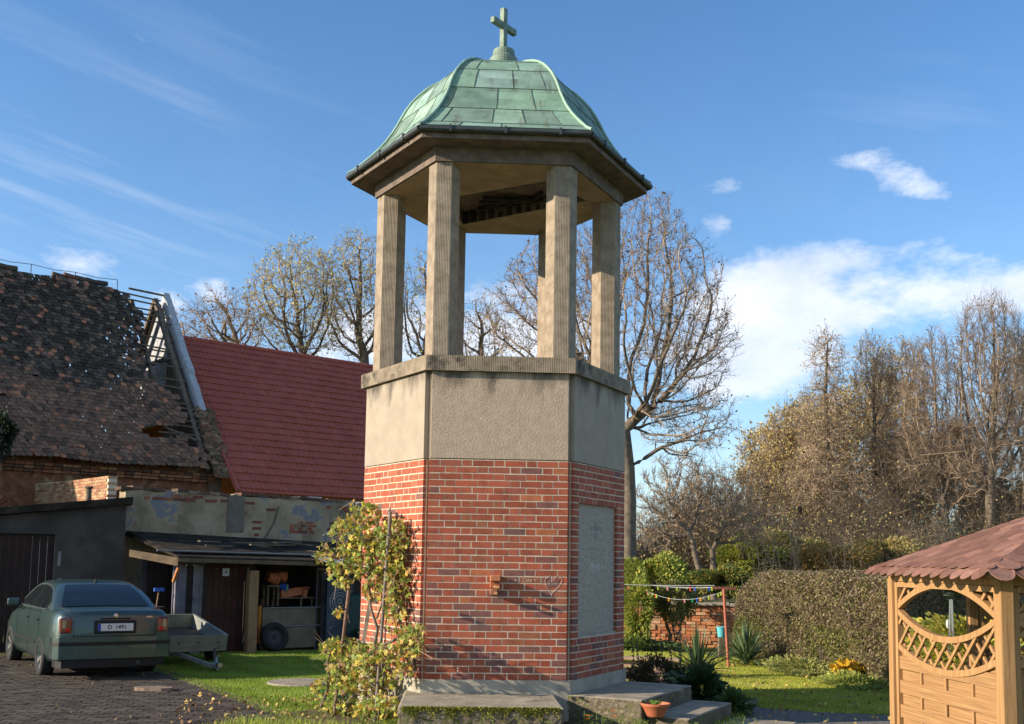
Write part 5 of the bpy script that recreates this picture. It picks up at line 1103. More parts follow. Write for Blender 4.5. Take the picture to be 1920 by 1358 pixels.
yp_=thing('yellow_plant','small bright yellow plant at the foot of the hedge','plant',(wp(1592,1252,18.9)*np.array([1,1,0]))); m=MB(); rg=np.random.default_rng(7); leaf_quads(m,wp(1592,1250,18.9)+rg.normal(0,1,(90,3))*np.array([.14,.1,.07]),.10,np.array([[.65,.42,.03],[.55,.34,.03]]),3); m.build('leaves',M_leaf,yp_,True); m=MB(); m.tube([wp(1592,1250,18.9)*np.array([1,1,0]),wp(1592,1250,18.9)],.006,4); m.build('stem',M_bark,yp_,True)
def yucca(label,c,n,L_,seed,col,up=.5):
    e=thing('yucca',label,'yucca',c); rg=np.random.default_rng(seed); m=MB()
    for i in range(n):
        a=rg.uniform(0,6.28); el=rad(rg.uniform(12,88))*1.0; l=L_*rg.uniform(.7,1.1); w=rg.uniform(.018,.028); d=np.array([_c(a)*_c(el),_s(a)*_c(el),_s(el)]); sd=np.array([-_s(a),_c(a),0]); b_=np.array(c)+np.array([_c(a),_s(a),0])*.05*rg.random()+UPZ*rg.uniform(.02,.18); V=[]
        dr=rg.uniform(.0,.35)*(1 if rg.random()<.6 else 2.0); K=6
        for k in range(K+1):
            t=k/K; p=b_+d*l*t; p=p-UPZ*dr*l*t*t*_c(el); p[2]=max(p[2],.02); ww=w*(1-t**2.5)*(.6+.4*min(1,t*5))
            V+= [p-sd*ww+UPZ*ww*.5,p,p+sd*ww+UPZ*ww*.5]
        cc=np.array(col)*rg.uniform(.6,1.4)*(np.array([1.3,1.2,.9]) if rg.random()<.12 else 1)
        m.add(V,[[3*k+j,3*k+j+1,3*k+4+j,3*k+3+j] for k in range(K) for j in(0,1)],cc)
    m.build('leaf_blades',M_leafd,e,True); return e
yucca('near yucca with long upright dark leaves behind the terrace',atZ(1308,1272)*np.array([1,1,0]),60,.95,5,(.055,.10,.045))
yucca('far bushy yucca with arching grey-green leaves in front of the hedge',atZ(1400,1250)*np.array([1,1,0]),120,.85,6,(.10,.155,.07))
clump('rhododendron','dark broad-leaved shrub beside the steps in front of the near yucca',(2.88,15.2,.28),(.34,.38,.30),1100,.075,DG+[[.08,.13,.04]],101,8,M_leafd,asp=2.4,shellk=.6)
clump('rhododendron','small green shrub spilling over the lower step edge',(3.22,14.75,.13),(.28,.3,.18),650,.065,[[.07,.12,.035],[.10,.16,.04]],102,5,M_leafd,asp=2.4,shellk=.5)
clump('barberry','low brown-leaved shrub behind the upper terrace block',(2.55,16.5,.30),(.66,.55,.30),5000,.028,[[.10,.075,.03],[.14,.11,.035],[.07,.055,.025]],103,14)
e=thing('barberry_shoots','thin dark knotted shoots rising from the low brown shrub','shrub',(2.4,16.3,0)); m=MB(); rg=np.random.default_rng(8)
for i in range(9):
    x=2.12+i*.11+rg.normal(0,.03); p=np.array([x,16.2+rg.normal(0,.2),.4]); q_=p+np.array([rg.normal(0,.04),0,rg.uniform(.35,.6)]); m.tube([p,(p+q_)/2+np.array([.01,0,0]),q_],[.008,.006,.004],5)
    for k in range(7): c=p+(q_-p)*(.25+k*.11); m.box(c,(.03,.03,.02))
m.build('shoots',M_barkd,e,True)
# ------------------------------------------------------------------ bowl, flowers, woodpile, clothesline
P0=atZ(1229,1344,.235); bw=thing('terracotta_bowl','round terracotta bowl with a seedling standing on the lower step','flower pot',(P0[0],P0[1],.236)); m=MB()
prf=[(0,0),(.09,0),(.10,.01),(.145,.10),(.152,.105),(.165,.13),(.172,.13),(.172,.155),(.158,.155),(.150,.12),(0,.115)]
m.lathe(prf,40,(0,0,0)); m.build('bowl',M_terra,bw,smooth=False,bevel=.002); m=MB(); m.lathe([(0,.124),(.149,.12)],24); m.build('soil',M_soil,bw)
m=MB(); rg=np.random.default_rng(2); leaf_quads(m,np.array([0,0,.15])+rg.normal(0,1,(16,3))*np.array([.05,.03,.012]),.045,np.array([[.2,.32,.05]]),1); m.build('seedling',M_leaf,bw)
def marigold(label,c,n,seed,fl,h=.30,long=False):
    e=thing('marigold' if fl else 'garden_plant',label,'flower' if fl else 'plant',c); rg=np.random.default_rng(seed); m=MB(); s_=MB(); cols=np.array([[.18,.26,.05],[.26,.32,.07],[.12,.19,.04],[.34,.32,.08]])
    for i in range(n):
        a=rg.uniform(0,6.28); q_=np.array(c)+np.array([rg.normal(0,.16),rg.normal(0,.10),0]); t=q_+np.array([_c(a)*.07,_s(a)*.07,h*rg.uniform(.4,1)]); s_.tube([q_,t],[.005,.003],4)
        k=10; f=rg.uniform(.25,1,(k,1)); P=q_+(t-q_)*f; aa=rg.uniform(0,6.28,k); d=np.stack([np.cos(aa),np.sin(aa),rg.uniform(.1,.9,k)],-1); d/=np.linalg.norm(d,axis=1)[:,None]; l=(.11 if long else .065)*rg.uniform(.6,1.2,(k,1)); sd=np.cross(d,[0,0,1.]); sd/=np.linalg.norm(sd,axis=1)[:,None]; w=.011 if long else .010
        V=np.stack([P,P+d*l*.5+sd*w,P+d*l-UPZ*l*.2,P+d*l*.5-sd*w],1); m.add(V.reshape(-1,3),np.arange(4*k).reshape(-1,4),cols[rg.integers(0,4,k)]*rg.uniform(.7,1.2,(k,1)))
    m.build('leaves',M_leaf,e,True); s_.build('stem',mat('green_stem',(.13,.17,.04)),e,True)
    for i in range(fl):
        c_=np.array(c)+np.array([rg.normal(0,.14),rg.normal(-.04,.06),h*rg.uniform(.75,1.05)]); f=MB()
        for k in range(18): a=k*2.4; r0=.006+.0013*k; d=np.array([_c(a),_s(a),.5-.02*k]); sd=np.array([-_s(a),_c(a),0]); f.add([c_,c_+d*r0+sd*.008,c_+d*(r0+.012),c_+d*r0-sd*.008],[0,1,2,3])
        f.build('flower',mat('orange_petal',(.85,.22,.01),trans=.3),e,True)
marigold('marigold clump with orange flowers between the front terrace and the right block',(1.16,12.12,.0),44,1,4,.36)
marigold('narrow-leaved green clump growing against the right terrace block',(1.52,12.02,.0),24,2,0,.34,True)
marigold('tiny green plant growing in front of the lower step',(2.12,12.1,.0),7,3,0,.32)
marigold('green weeds at the very corner beyond the path slab',(2.9,12.6,.0),6,4,0,.25)
marigold('leafy weeds at the left foot of the mossy terrace',(-1.22,12.1,.0),50,5,0,.34)
marigold('small weed growing on the mossy lower ledge of the terrace',(.12,11.75,.245),5,6,0,.13)
wpile=thing('timber_pile','old boards and planks lying on the lawn right behind the tower','timber',(2.2,19.0,0)); rr=random.Random(6)
for (a,b_,w_,h_,c) in [((2.0,19.9,.30),(3.35,19.5,.30),.22,.05,0),((2.0,19.95,.10),(3.35,19.55,.10),.05,.3,0),((2.0,18.0,.12),(2.95,18.9,.14),.20,.05,1),((1.9,18.3,.2),(2.6,19.2,.2),.12,.04,2),((1.95,17.8,.06),(2.9,18.2,.07),.10,.04,1),((2.0,19.0,.05),(3.0,18.6,.06),.3,.06,0)]:
    m=MB(); m.bar(a,b_,w_,h_); m.build('plank',mat('weathered_plank%d'%c,[(.3,[(.22,.15,.10),(.30,.17,.11),(.45,.30,.10)][c]),(.7,[(.38,.28,.20),(.42,.27,.19),(.58,.42,.18)][c])],scale=5,coord='Object'),wpile,True,bevel=.004)
cl=thing('clothesline','rusty clothesline frame with two slack lines beside the brick wall','clothesline',(3.2,24,0))
pA=atZ(1174,1216); Ya=pA[1]; topA=wp(1179,1097,Ya); Yb=21.2; baseB=wp(1366,1245,Yb); baseB[2]=0; topB=wp(1357,1105,Yb)
M_rust=mat('rusty_red_pipe',[(.3,(.30,.085,.05)),(.7,(.42,.14,.09))],scale=12,coord='Object',rough=.7); M_rustd=mat('dark_red_bar',[(.3,(.07,.025,.02)),(.7,(.12,.04,.03))],scale=12,coord='Object')
for a,b_ in ((pA*np.array([1,1,0]),topA),(baseB,topB)): m=MB(); m.tube([a,b_],.028,10); m.build('post',M_rust,cl,True,smooth=True)
a0,a1=wp(1160,1096,Ya-.3),wp(1200,1099,Ya+.2); b0_,b1_=wp(1336,1102,Yb+.1),wp(1381,1104,Yb-.1)
for a,b_ in ((a0,a1),(b0_,b1_)): m=MB(); m.bar(a,b_,.05,.05); m.build('crossbar',M_rustd,cl,True)
rr=random.Random(3); PC=[(.75,.12,.03),(.03,.10,.55),(.45,.60,.06),(.85,.38,.02),(.75,.30,.32),(.03,.35,.14),(.55,.62,.10)]
def line(p,q_,sag_,name='line'):
    pts=[np.array(p)*(1-t)+np.array(q_)*t-UPZ*sag_*4*t*(1-t) for t in np.linspace(0,1,15)]; m=MB(); m.tube(pts,.0038,4); m.build(name,mat('pale_line',(.42,.44,.47)),cl,True); return pts
l1=line(a1,wp(1338,1102,Yb+.1),.02); l2=line(wp(1184,1092,Ya),wp(1357,1109,Yb),.27); line(a0,wp(1340,1098,Yb+.2),.01); line(wp(1190,1094,Ya+.1),wp(1350,1101,Yb),.04)
pegs=[(l1,.28,2),(l1,.42,4),(l1,.55,2),(l1,.72,0),(l1,.78,1),(l1,.95,1),(l1,.98,2),(l2,.20,4),(l2,.30,0),(l2,.31,6),(l2,.45,3),(l2,.62,4),(l2,.70,5),(l2,.75,1),(l2,.78,3),(l2,.86,2),(l2,.95,2),(l2,.975,6)]
cn=['red','blue','lime','orange','pink','green','yellow-green']
for i,(pl,t,ci) in enumerate(pegs):
    k=t*14; j=min(13,int(k)); p=pl[j]+(pl[j+1]-pl[j])*(k-j); m=MB(); m.box(p-UPZ*.022,(.022,.016,.085),None,PC[ci]); m.box(p-UPZ*.035+np.array([.012,0,0]),(.010,.02,.06),None,PC[ci])
    o=m.build('clothes_peg',mat('peg_plastic',(1,1,1),attr=True,rough=.4),None); tag(o,'%s plastic peg on the %s clothesline, number %d from the left'%(cn[ci],'upper taut' if pl is l1 else 'lower sagging',1+[q_ for q_ in pegs if q_[0] is pl].index(pegs[i])),'clothes peg','pegs on the clothesline')
bu=thing('turquoise_bucket','small turquoise bucket by the wall behind the yuccas','bucket',wp(1353,1184,24.0)-UPZ*.12); m=MB(); m.lathe([(0,0),(.08,0),(.11,.2),(.12,.2),(.12,.22),(.10,.22),(.07,.02)],20); m.build('bowl',mat('turquoise_plastic',(.10,.42,.48),rough=.5),bu); m=MB(); m.box((0,0,-.5*(bu.location.z)),(.14,.14,bu.location.z)); m.build('stand_post',M_wood,bu)
# ------------------------------------------------------------------ grapevine on poles
vine=thing('grapevine','yellowing grapevine with gnarled stems climbing poles at the left face of the tower','grapevine',(-1.9,13.6,0))
vA=np.array([-1.22,13.50,0]); vB=np.array([-2.58,14.42,0]); vd=(vB-vA)/np.linalg.norm(vB-vA); vn=-np.array([vd[1],-vd[0],0])
def vp(u,v,o=0.): return atP(u,v,vA+vn*o,vn)
rg=np.random.default_rng(55); LP=[]
blobsv=[(668,1000,50,36,330),(700,1045,60,42,430),(645,1062,32,42,230),(735,1010,34,38,240),(690,962,26,18,80),(745,1090,24,48,220),(738,1150,20,40,110),(705,1105,26,24,80),
 (640,1215,42,20,190),(705,1225,48,18,170),(655,1250,46,22,220),(768,1205,24,30,160),(618,1288,36,18,130),(688,1280,52,25,230),(645,1328,50,20,170),(720,1325,45,20,150),(783,1185,10,16,34),(665,948,9,14,14),(606,1040,16,20,44),(745,1255,30,25,60),(640,1150,14,12,18)]
for (u,v,ru,rv,n) in blobsv:
    a=rg.uniform(0,6.28,n); r_=np.sqrt(rg.uniform(0,1,n)); 
    for i in range(n): LP.append(vp(u+ru*r_[i]*_c(a[i]),v+rv*r_[i]*_s(a[i]),rg.normal(.33 if (v>1170 and u>700) else 0,.09)))
LP=np.array(LP); LP[:,2]=np.maximum(LP[:,2],.04)
def lobed(mb,P,size,cols,seed):
    rg=np.random.default_rng(seed)
    base=np.array([(0,-.15),(.35,-.42),(.5,-.05),(.42,.22),(.16,.22),(0,.62),(-.16,.22),(-.42,.22),(-.5,-.05),(-.35,-.42)])
    for p in P:
        n=rg.normal(0,1,3); n[0]-=.7; n[1]-=.5; n/=np.linalg.norm(n); x=np.cross(n,rg.normal(0,1,3)); x/=np.linalg.norm(x); y=np.cross(n,x); 
        if y[2]>0: y=-y;x=-x
        s_=size*rg.uniform(.5,1.25); cu=rg.uniform(.1,.7); V=[p+(x*a+y*b-n*cu*(a*a+b*b)*.8)*s_ for a,b in base]; V.append(p+y*.0)
        mb.add(V,[[10,i,(i+1)%10] for i in range(10)],cols[rg.integers(len(cols))]*rg.uniform(.7,1.25))
VC=np.array([[.38,.42,.06],[.50,.47,.07],[.27,.35,.06],[.56,.40,.06],[.20,.27,.05],[.40,.24,.07],[.28,.16,.07],[.58,.47,.12],[.24,.31,.07],[.33,.38,.10]])
m=MB(); lobed(m,LP,.074,VC,4); m.build('foliage',M_leaf,vine,True)
m=MB(); wv=lambda pts,r0,r1,o=0.: m.tube([vp(u,v,o+.03*_s(i*2.1)) for i,(u,v) in enumerate(pts)],np.linspace(r0,r1,len(pts)),7)
wv([(712,1335),(706,1300),(716,1275),(702,1245),(708,1215),(740,1200),(762,1192)],.035,.018); wv([(712,1345),(705,1320),(712,1296),(722,1270),(712,1240),(695,1222)],.030,.02,.06); wv([(645,1340),(655,1315),(670,1300),(700,1305),(712,1300)],.038,.03)
wv([(602,1325),(612,1300),(618,1270),(614,1240),(625,1215)],.022,.012); wv([(778,1262),(776,1225),(768,1195),(752,1175),(742,1130),(738,1070),(726,1010)],.022,.012); wv([(700,1222),(708,1180),(695,1140),(690,1080),(700,1020),(688,985)],.022,.010)
wv([(690,1215),(668,1225),(640,1232),(620,1250)],.016,.008); wv([(706,1160),(722,1115),(716,1060),(740,1005)],.014,.007)
m.build('stem',M_bark,vine,True,smooth=True)
m=MB(); n=520; i0=rg.integers(0,len(LP),n); A=LP[i0]; d=rg.normal(0,1,(n,3)); d/=np.linalg.norm(d,axis=1)[:,None]; segs(m,A,A+d*rg.uniform(.08,.30,(n,1)),.0035,.002,3); m.build('tendrils',M_barkw,vine,True)
def pole(label,u0,v0,u1,v1,r,mm,o=-.02):
    a=vp(u0,v0,o); a[2]=max(0,min(a[2],.3)); a[2]=0; b_=vp(u1,v1,o); e=thing('vine_pole',label,'pole',a,0,'poles carrying the grapevine'); m=MB(); m.tube([a,b_],r,10); m.build('pole',mm,e,True,smooth=True); return e
pole('brown steel pole leaning right on the left side of the grapevine',626,1345,655,1100,.022,mat('rusty_brown_pole',[(.3,(.13,.07,.05)),(.7,(.26,.17,.13))],scale=8,coord='Object'),.05)
pole('grey wooden pole standing tallest in the middle of the grapevine',703,1355,732,959,.021,mat('grey_pole',[(.3,(.13,.10,.085)),(.7,(.24,.20,.17))],scale=8,coord='Object'),.12)
lt=thing('vine_ladder','old grey slatted wooden trellis leaning on the tower behind the vine','trellis',vp(672,1330,-.22)*np.array([1,1,0]))
ML=mat('pale_slat',[(.3,(.22,.19,.15)),(.7,(.38,.34,.28))],scale=8,coord='Object')
for (u0,v0,u1,v1) in ((658,1345,697,1110),(690,1110,713,945)):
    m=MB(); m.bar(vp(u0,v0,-.22),vp(u1,v1,-.22),.045,.03); m.build('rail',ML,lt,True)
for (u0,v0,u1,v1) in ((656,1293,676,1300),(662,1246,684,1251),(668,1202,690,1212),(684,1120,708,1128),(690,1065,716,1072)):
    m=MB(); m.bar(vp(u0,v0,-.19),vp(u1,v1,-.19),.02,.06); m.build('slat',ML,lt,True)
wc=thing('watering_can','green plastic watering can half hidden behind the grapevine','watering can',vp(640,1312,-.30)*np.array([1,1,0])); MG=mat('green_plastic',(.01,.20,.11),rough=.4); m=MB(); m.lathe([(0,0),(.10,0),(.105,.02),(.095,.24),(.07,.27),(.05,.27)],20); m.build('body',MG,wc,smooth=True); m=MB(); m.tube([(-.09,0,.05),(-.2,0,.2),(-.26,0,.30)],[.022,.016,.014],8); m.build('spout',MG,wc); m=MB(); m.tube([(.09,0,.06),(.17,0,.14),(.15,0,.27),(.05,0,.31),(-.03,0,.27)],.012,7); m.build('handle',MG,wc)
sb=thing('round_slab','flat round grey stone slab lying in the left lawn','stone slab',atZ(562,1284)*np.array([1,1,0])); m=MB(); m.lathe([(0,0),(.50,0),(.52,.03),(.50,.05),(0,.055)],30); m.build('slab',M_step,sb)
ms=thing('flat_stone','worn flat stone lying on the pavers behind the car','stone',atZ(287,1298)*np.array([1,1,0])); m=MB(); rg=np.random.default_rng(1); pp=[(.30*_c(a)*rg.uniform(.85,1.1),.17*_s(a)*rg.uniform(.8,1.15)) for a in np.linspace(0,2*math.pi,14)[:-1]]; m.prism(pp,.01,.075); m.build('stone',mat('buff_stone',[(.3,(.16,.11,.08)),(.7,(.27,.20,.15))],scale=6,coord='Object',bump=.01),ms,bevel=.02)
# ------------------------------------------------------------------ wooden gazebo at the right edge
M_gz=mat('stained_wood',[(.25,(.20,.108,.045)),(.5,(.33,.185,.078)),(.75,(.43,.26,.12))],scale=2.5,stretch=(26,.7,1),bump=.002,bscale=30,rough=.6,spots=((.20,.13,.075),.35,.62,.74,9))
M_gzd=mat('stained_board',[(.25,(.17,.090,.040)),(.5,(.29,.160,.068)),(.75,(.40,.235,.11))],scale=2.5,stretch=(.7,30,1),bump=.002,bscale=20,rough=.65,spots=((.17,.11,.065),.35,.62,.74,9))
GP1=atY(1680,1200,8.60); GP2=atY(1886,1230,7.05)
gz=thing('gazebo','orange-brown wooden gazebo with lattice panels and brown shingle roof at the right edge','gazebo',(4.15,7.85,0))
def gpost(x,y,top,w=.09): m=MB(); m.box((x,y,top/2),(w,w,top)); return m.build('post',M_gz,gz,True,bevel=.006)
gpost(GP1[0],GP1[1],1.93); gpost(GP2[0],GP2[1],1.93)
P3=atY(1824,1200,8.66); gpost(P3[0],P3[1],1.85,.07); gpost(5.32,8.6,1.93); gpost(5.32,7.0,1.93)
def gpanel(a,b_,seed,top=1.88,half=False):
    """eye-opening lattice panel over staggered horizontal boards, from point a to b"""
    a=np.array([a[0],a[1],0.]);b_=np.array([b_[0],b_[1],0.]); d=b_-a; Lp=np.linalg.norm(d); d/=Lp; n=np.array([d[1],-d[0],0]); a=a+d*.045; Lp-=.09
    P=lambda t,z,o=0.: a+d*t+n*o+UPZ*z
    e0=.045; zc=1.672
    up=lambda t: zc+.203*(1-((t/Lp)*2-1)**2)
    lo=lambda t: zc-.185*(1-((t/Lp)*2-1)**2)
    lo2=lambda t: 1.405-.15*(1-((t/Lp)*2-1)**2)
    pan=MB()
    for f,o,hh in ((up,0,.045),(lo,0,.045),(lo2,0,.045)):
        T=np.linspace(.02,Lp-.02,25); V=[]
        for t in T: V+= [P(t,f(t)-hh/2,-.022),P(t,f(t)-hh/2,.022),P(t,f(t)+hh/2,.022),P(t,f(t)+hh/2,-.022)]
        F_=[]
        for i in range(24):
            for j in range(4): F_.append([4*i+j,4*i+(j+1)%4,4*i+4+(j+1)%4,4*i+4+j])
        pan.add(V,F_)
    pan.box(P(.02,.95),(.04,.05,1.86),[d,n,UPZ]); pan.box(P(Lp-.02,.95),(.04,.05,1.86),[d,n,UPZ]); pan.box(P(Lp/2,1.865),(Lp-.08,.046,.04),[d,n,UPZ])
    pan.build('panel_frame',M_gz,gz,True)
    lt_=MB()
    def clip(f_lo,f_hi):
        for sgn,o in ((1,.010),(-1,-.010)):
            c=-2.
            while c<Lp+2:
                run=[]
                for k in range(241):
                    z=1.1+k*.8/240; t=c+sgn*(z-1.5)
                    ok=.04<t<Lp-.04 and f_lo(t)+.01<z<f_hi(t)-.005
                    if ok: run.append((t,z))
                    if (not ok or k==240) and run:
                        if len(run)>4: lt_.bar(P(run[0][0],run[0][1],o),P(run[-1][0],run[-1][1],o),.012,.024)
                        run=[]
                c+=.165
    clip(lambda t:lo2(t),lambda t:lo(t)); clip(lambda t:up(t),lambda t:1.85)
    lt_.build('lattice',M_gz,gz,True)
    bd=MB(); z=.02; k=0
    while z<1.42:
        top_=z+.098
        for j in range(24):
            t0=.04+(Lp-.08)*j/24; t1=.04+(Lp-.08)*(j+1)/24; zz=min(top_,min(lo2(t0),lo2(t1))-.012)
            if zz>z+.008:
                wob=lambda t: .004*_s(t*4.2*math.pi/Lp*1.0+ (0 if k%2 else math.pi)); 
                o0=(.012 if k%2 else -.008); 
                V=[P(t0,z,o0+wob(t0)),P(t1,z,o0+wob(t1)),P(t1,zz,o0+wob(t1)),P(t0,zz,o0+wob(t0))]; bd.ext(V,-n*.011)
        z+=.092; k+=1
    bd.build('boards',M_gzd,gz,True)
    st=MB()
    for f in (.25,.5,.75): 
        t=Lp*f; st.box(P(t,(lo2(t)-.03)/2,.003),(.024,.012,lo2(t)-.03),[d,n,UPZ])
    st.build('batten',M_gz,gz,True)
gpanel(GP1,GP2,1); gpanel(P3,(5.32,8.62),2); gpanel(GP2,(5.32,7.02),3)
# beams, ceiling boards and shingled roof
c4=[np.array([3.10,8.90,1.975]),np.array([3.10,6.80,1.965]),np.array([5.6,6.77,1.965]),np.array([5.55,8.93,1.975])]; apx=np.array([4.28,7.85,2.49])
m=MB(); 
for a,b_ in ((GP1,GP2),(GP2,(5.32,7.0)),((5.32,7.0),(5.32,8.6)),((5.32,8.6),GP1)): m.bar((a[0],a[1],1.915),(b_[0],b_[1],1.915),.06,.05)
for c_ in c4: m.bar(c_*np.array([1,1,1])+(apx-c_)*.05-UPZ*.05,apx-UPZ*.06,.05,.06)
m.build('beam',M_gz,gz,True)
m=MB()
for i in range(4):
    a,b_=c4[i],c4[(i+1)%4]; m.ext([a,b_,apx],-UPZ*.022)
m.build('roof_deck',M_gzd,gz,True)
sh=MB(); rr=random.Random(17); cs_=[(.20,.100,.073),(.23,.118,.088),(.18,.088,.064),(.26,.138,.105),(.16,.078,.058)]
for i in range(4):
    a,b_=c4[i],c4[(i+1)%4]; e=(b_-a); Le=np.linalg.norm(e); e/=Le; mid=(a+b_)/2; up_=apx-mid; up_=up_-e*(up_@e); Lu=np.linalg.norm(up_); up_/=Lu; n=np.cross(e,up_); n=n if n[2]>0 else -n
    r=0
    while r*.10<Lu:
        s_=r*.10; x=(-.0825 if r%2 else 0)
        while x<Le+.1:
            tw=.165; cx=x+tw/2
            # the tab as a polygon in slope coordinates (x along the eaves, q up the slope), cut at the two hips
            ax_=(apx-a)@e; lift=.010+rr.uniform(0,.004); hw=tw/2-.002; R_=.078
            poly=[(x+tw-.003,s_+.17),(x+.003,s_+.17)]+[(cx-hw*_c(math.pi*q/8),s_-R_*_s(math.pi*q/8)) for q in range(0,9)]
            poly=poly[::-1]
            def cutp(P,f):
                out=[]
                for k in range(len(P)):
                    p_,q_=P[k],P[(k+1)%len(P)]; fp,fq=f(p_),f(q_)
                    if fp>=0: out.append(p_)
                    if (fp>=0)!=(fq>=0): t_=fp/(fp-fq); out.append((p_[0]+(q_[0]-p_[0])*t_,p_[1]+(q_[1]-p_[1])*t_))
                return out
            poly=cutp(poly,lambda p_:p_[0]-ax_*p_[1]/Lu+.01); 
            if len(poly)>2: poly=cutp(poly,lambda p_:(Le-(Le-ax_)*p_[1]/Lu+.01)-p_[0])
            if len(poly)>2: poly=cutp(poly,lambda p_:Lu-p_[1])
            if len(poly)>2:
                X=[a+e*p_[0]+up_*p_[1]+n*(lift+max(0,(s_+.10-p_[1]))*.05)-(UPZ*.35*max(0,-p_[1]) if r==0 else 0) for p_ in poly]
                sh.ext(X,n*.006,np.array(rr.choice(cs_))*rr.uniform(.85,1.12))
            x+=tw
        r+=1
sh.build('roof_shingles',mat('felt_shingle',[(.3,(.75,.75,.75)),(.7,(1.15,1.12,1.1))],scale=18,attr=True,coord='Object',bump=.002,bscale=160,rough=.95),gz,True)
lp=thing('hanging_lamp','dark glass dome lamp hanging in the gazebo opening','lamp',wp(1788,1112,8.0)); m=MB(); m.lathe([(0,.05),(.03,.048),(.062,.02),(.075,-.02),(.07,-.022),(.055,.01),(.0,.03)],24); m.build('shade',mat('dark_glass',(.05,.07,.05),rough=.15,spec=.8),lp,smooth=True); m=MB(); m.tube([(0,0,.05),(0,0,.14)],.006,6); m.build('cord',M_lead,lp)
ch=thing('wind_chime','white and red strings of a wind chime with a pale disc below the lamp','wind chime',wp(1788,1124,8.0)); m=MB(); b0=wp(1782,1124,8.0)
for du,dv,w in ((-2,126,.006),(6,90,.008),(3,60,.005)): m.tube([wp(1782+du*.4,1124,8.0),wp(1782+du,1124+dv,8.0)],w,6)
m.build('tube',mat('silver_tube',(.75,.75,.75),rough=.2,metal=.9),ch,True); m=MB(); m.lathe([(0,-.006),(.028,0),(0,.006)],18,wp(1777,1170,8.0),[[.5,0,0],[0,0,1.2],[0,1,0]]); m.build('disc',mat('pale_disc',(.7,.72,.68),rough=.3),ch,True)
# ------------------------------------------------------------------ car
M_paint=mat('teal_car_paint',[(.3,(.043,.076,.074)),(.7,(.056,.090,.086))],scale=1,rough=.32,metal=.55,spec=.5,coat=.5,coord='Object',spots=((.16,.14,.10),.35,.55,.8,2.))
M_glassd=glass('car_glass',(.012,.016,.018)); M_trim=mat('black_trim',(.012,.012,.013),rough=.5); M_chrome=mat('bright_trim',(.5,.5,.5),rough=.25,metal=.9)
car=thing('parked_car','teal metallic saloon car parked on the pavers in front of the garage','car',(-6.73,18.70,0),math.atan2(.54,.84)); car.scale=(1.06,1.06,1.06); car.location.x+=.06
prof=[(-1.05,.76,.36,.94),(-1.02,.80,.33,1.005),(-.9,.845,.29,1.045),(-.55,.868,.24,1.065),(-.1,.872,.21,1.06),(.5,.872,.20,1.04),(1.2,.872,.20,1.02),(2.0,.870,.20,1.0),(2.3,.868,.20,.985),(2.75,.86,.22,.93),(3.15,.835,.24,.86),(3.42,.77,.27,.78),(3.56,.66,.31,.68),(3.60,.56,.36,.58)]
def ring(y,hw,zb,zt):
    h=[(.0,zb),(.80*hw,zb),(.93*hw,zb+.04),(.985*hw,zb+.16),(hw,.52 if zt>.7 else (zb+zt)/2),(.998*hw,.68 if zt>.85 else (zb+2*zt)/3),(.975*hw,zt-.16 if zt>.85 else zt-.10),(.945*hw,zt-.06),(.88*hw,zt-.01),(.6*hw,zt+.008),(0,zt+.014)]
    full=h+[(-x,z) for x,z in h[-2:0:-1]]; return [(x,y,z) for x,z in full]
Rg=[ring(*p) for p in prof]; nR=len(Rg[0]); V=np.array(Rg).reshape(-1,3); m=MB()
m.add(V,[[i*nR+j,(i+1)*nR+j,(i+1)*nR+(j+1)%nR,i*nR+(j+1)%nR] for i in range(len(Rg)-1) for j in range(nR)]); m.ch[-1]=(m.ch[-1][0],m.ch[-1][1],None)
m2=MB(); m2.ch=m.ch; m2.n=m.n; 
f0=np.arange(nR); f1=np.arange(nR)+(len(Rg)-1)*nR
m2.ch.append((np.zeros((0,3)),f0[None,:],None)); m2.ch.append((np.zeros((0,3)),f1[::-1][None,:],None))
body=m2.build('body',M_paint,car,smooth=True)
for k,(wx,wy) in enumerate([(x,y) for x in(-.80,.80) for y in(0,2.70)]):
    cm=bpy.data.meshes.new('cut'); tmp=MB(); tmp.lathe([(0,-.20),(.355,-.20),(.355,.20),(0,.20)],32,(wx,wy,.315),[[0,0,1],[0,1,0],[1,0,0]]); co=tmp.build('cut',M_trim)
    md=body.modifiers.new('b%d'%k,'BOOLEAN'); md.operation='DIFFERENCE'; md.object=co; md.solver='EXACT'; co['cut']=1
bpy.context.view_layer.update(); dg=bpy.context.evaluated_depsgraph_get()
# cutters have to sit in the car's frame while the cut is baked
for o in [o for o in SC.collection.objects if o.get('cut')]: o.parent=car
bpy.context.view_layer.update(); dg=bpy.context.evaluated_depsgraph_get(); nme=bpy.data.meshes.new_from_object(body.evaluated_get(dg)); body.modifiers.clear(); body.data=nme; nme.name='car_body'
if not nme.materials: nme.materials.append(M_paint)
for o in [o for o in SC.collection.objects if o.get('cut')]: bpy.data.objects.remove(o)
gh=[(-.46,1.045),(-.25,1.165),(0,1.30),(.22,1.395),(.5,1.445),(.9,1.462),(1.25,1.455),(1.5,1.425),(1.75,1.33),(2.0,1.18),(2.28,1.0)]
def ghw(z): return .83-(z-1.0)*.50
V=[]
for y,z in gh:
    t=ghw(z); b_=.835-.06*max(0,(-y)/.46); V+=[(b_,y,.99),(b_-.004,y,1.02),(t+.02,y,z-.05),(t-.03,y,z-.012),(t*.8-.02,y,z+.004),(0,y,z+.014),(-(t*.8-.02),y,z+.004),(-(t-.03),y,z-.012),(-(t+.02),y,z-.05),(-(b_-.004),y,1.02),(-b_,y,.99)]
m=MB(); m.add(V,[[i*11+j,i*11+j+1,(i+1)*11+j+1,(i+1)*11+j] for i in range(len(gh)-1) for j in range(10)]); m.build('roof',M_paint,car,smooth=True)
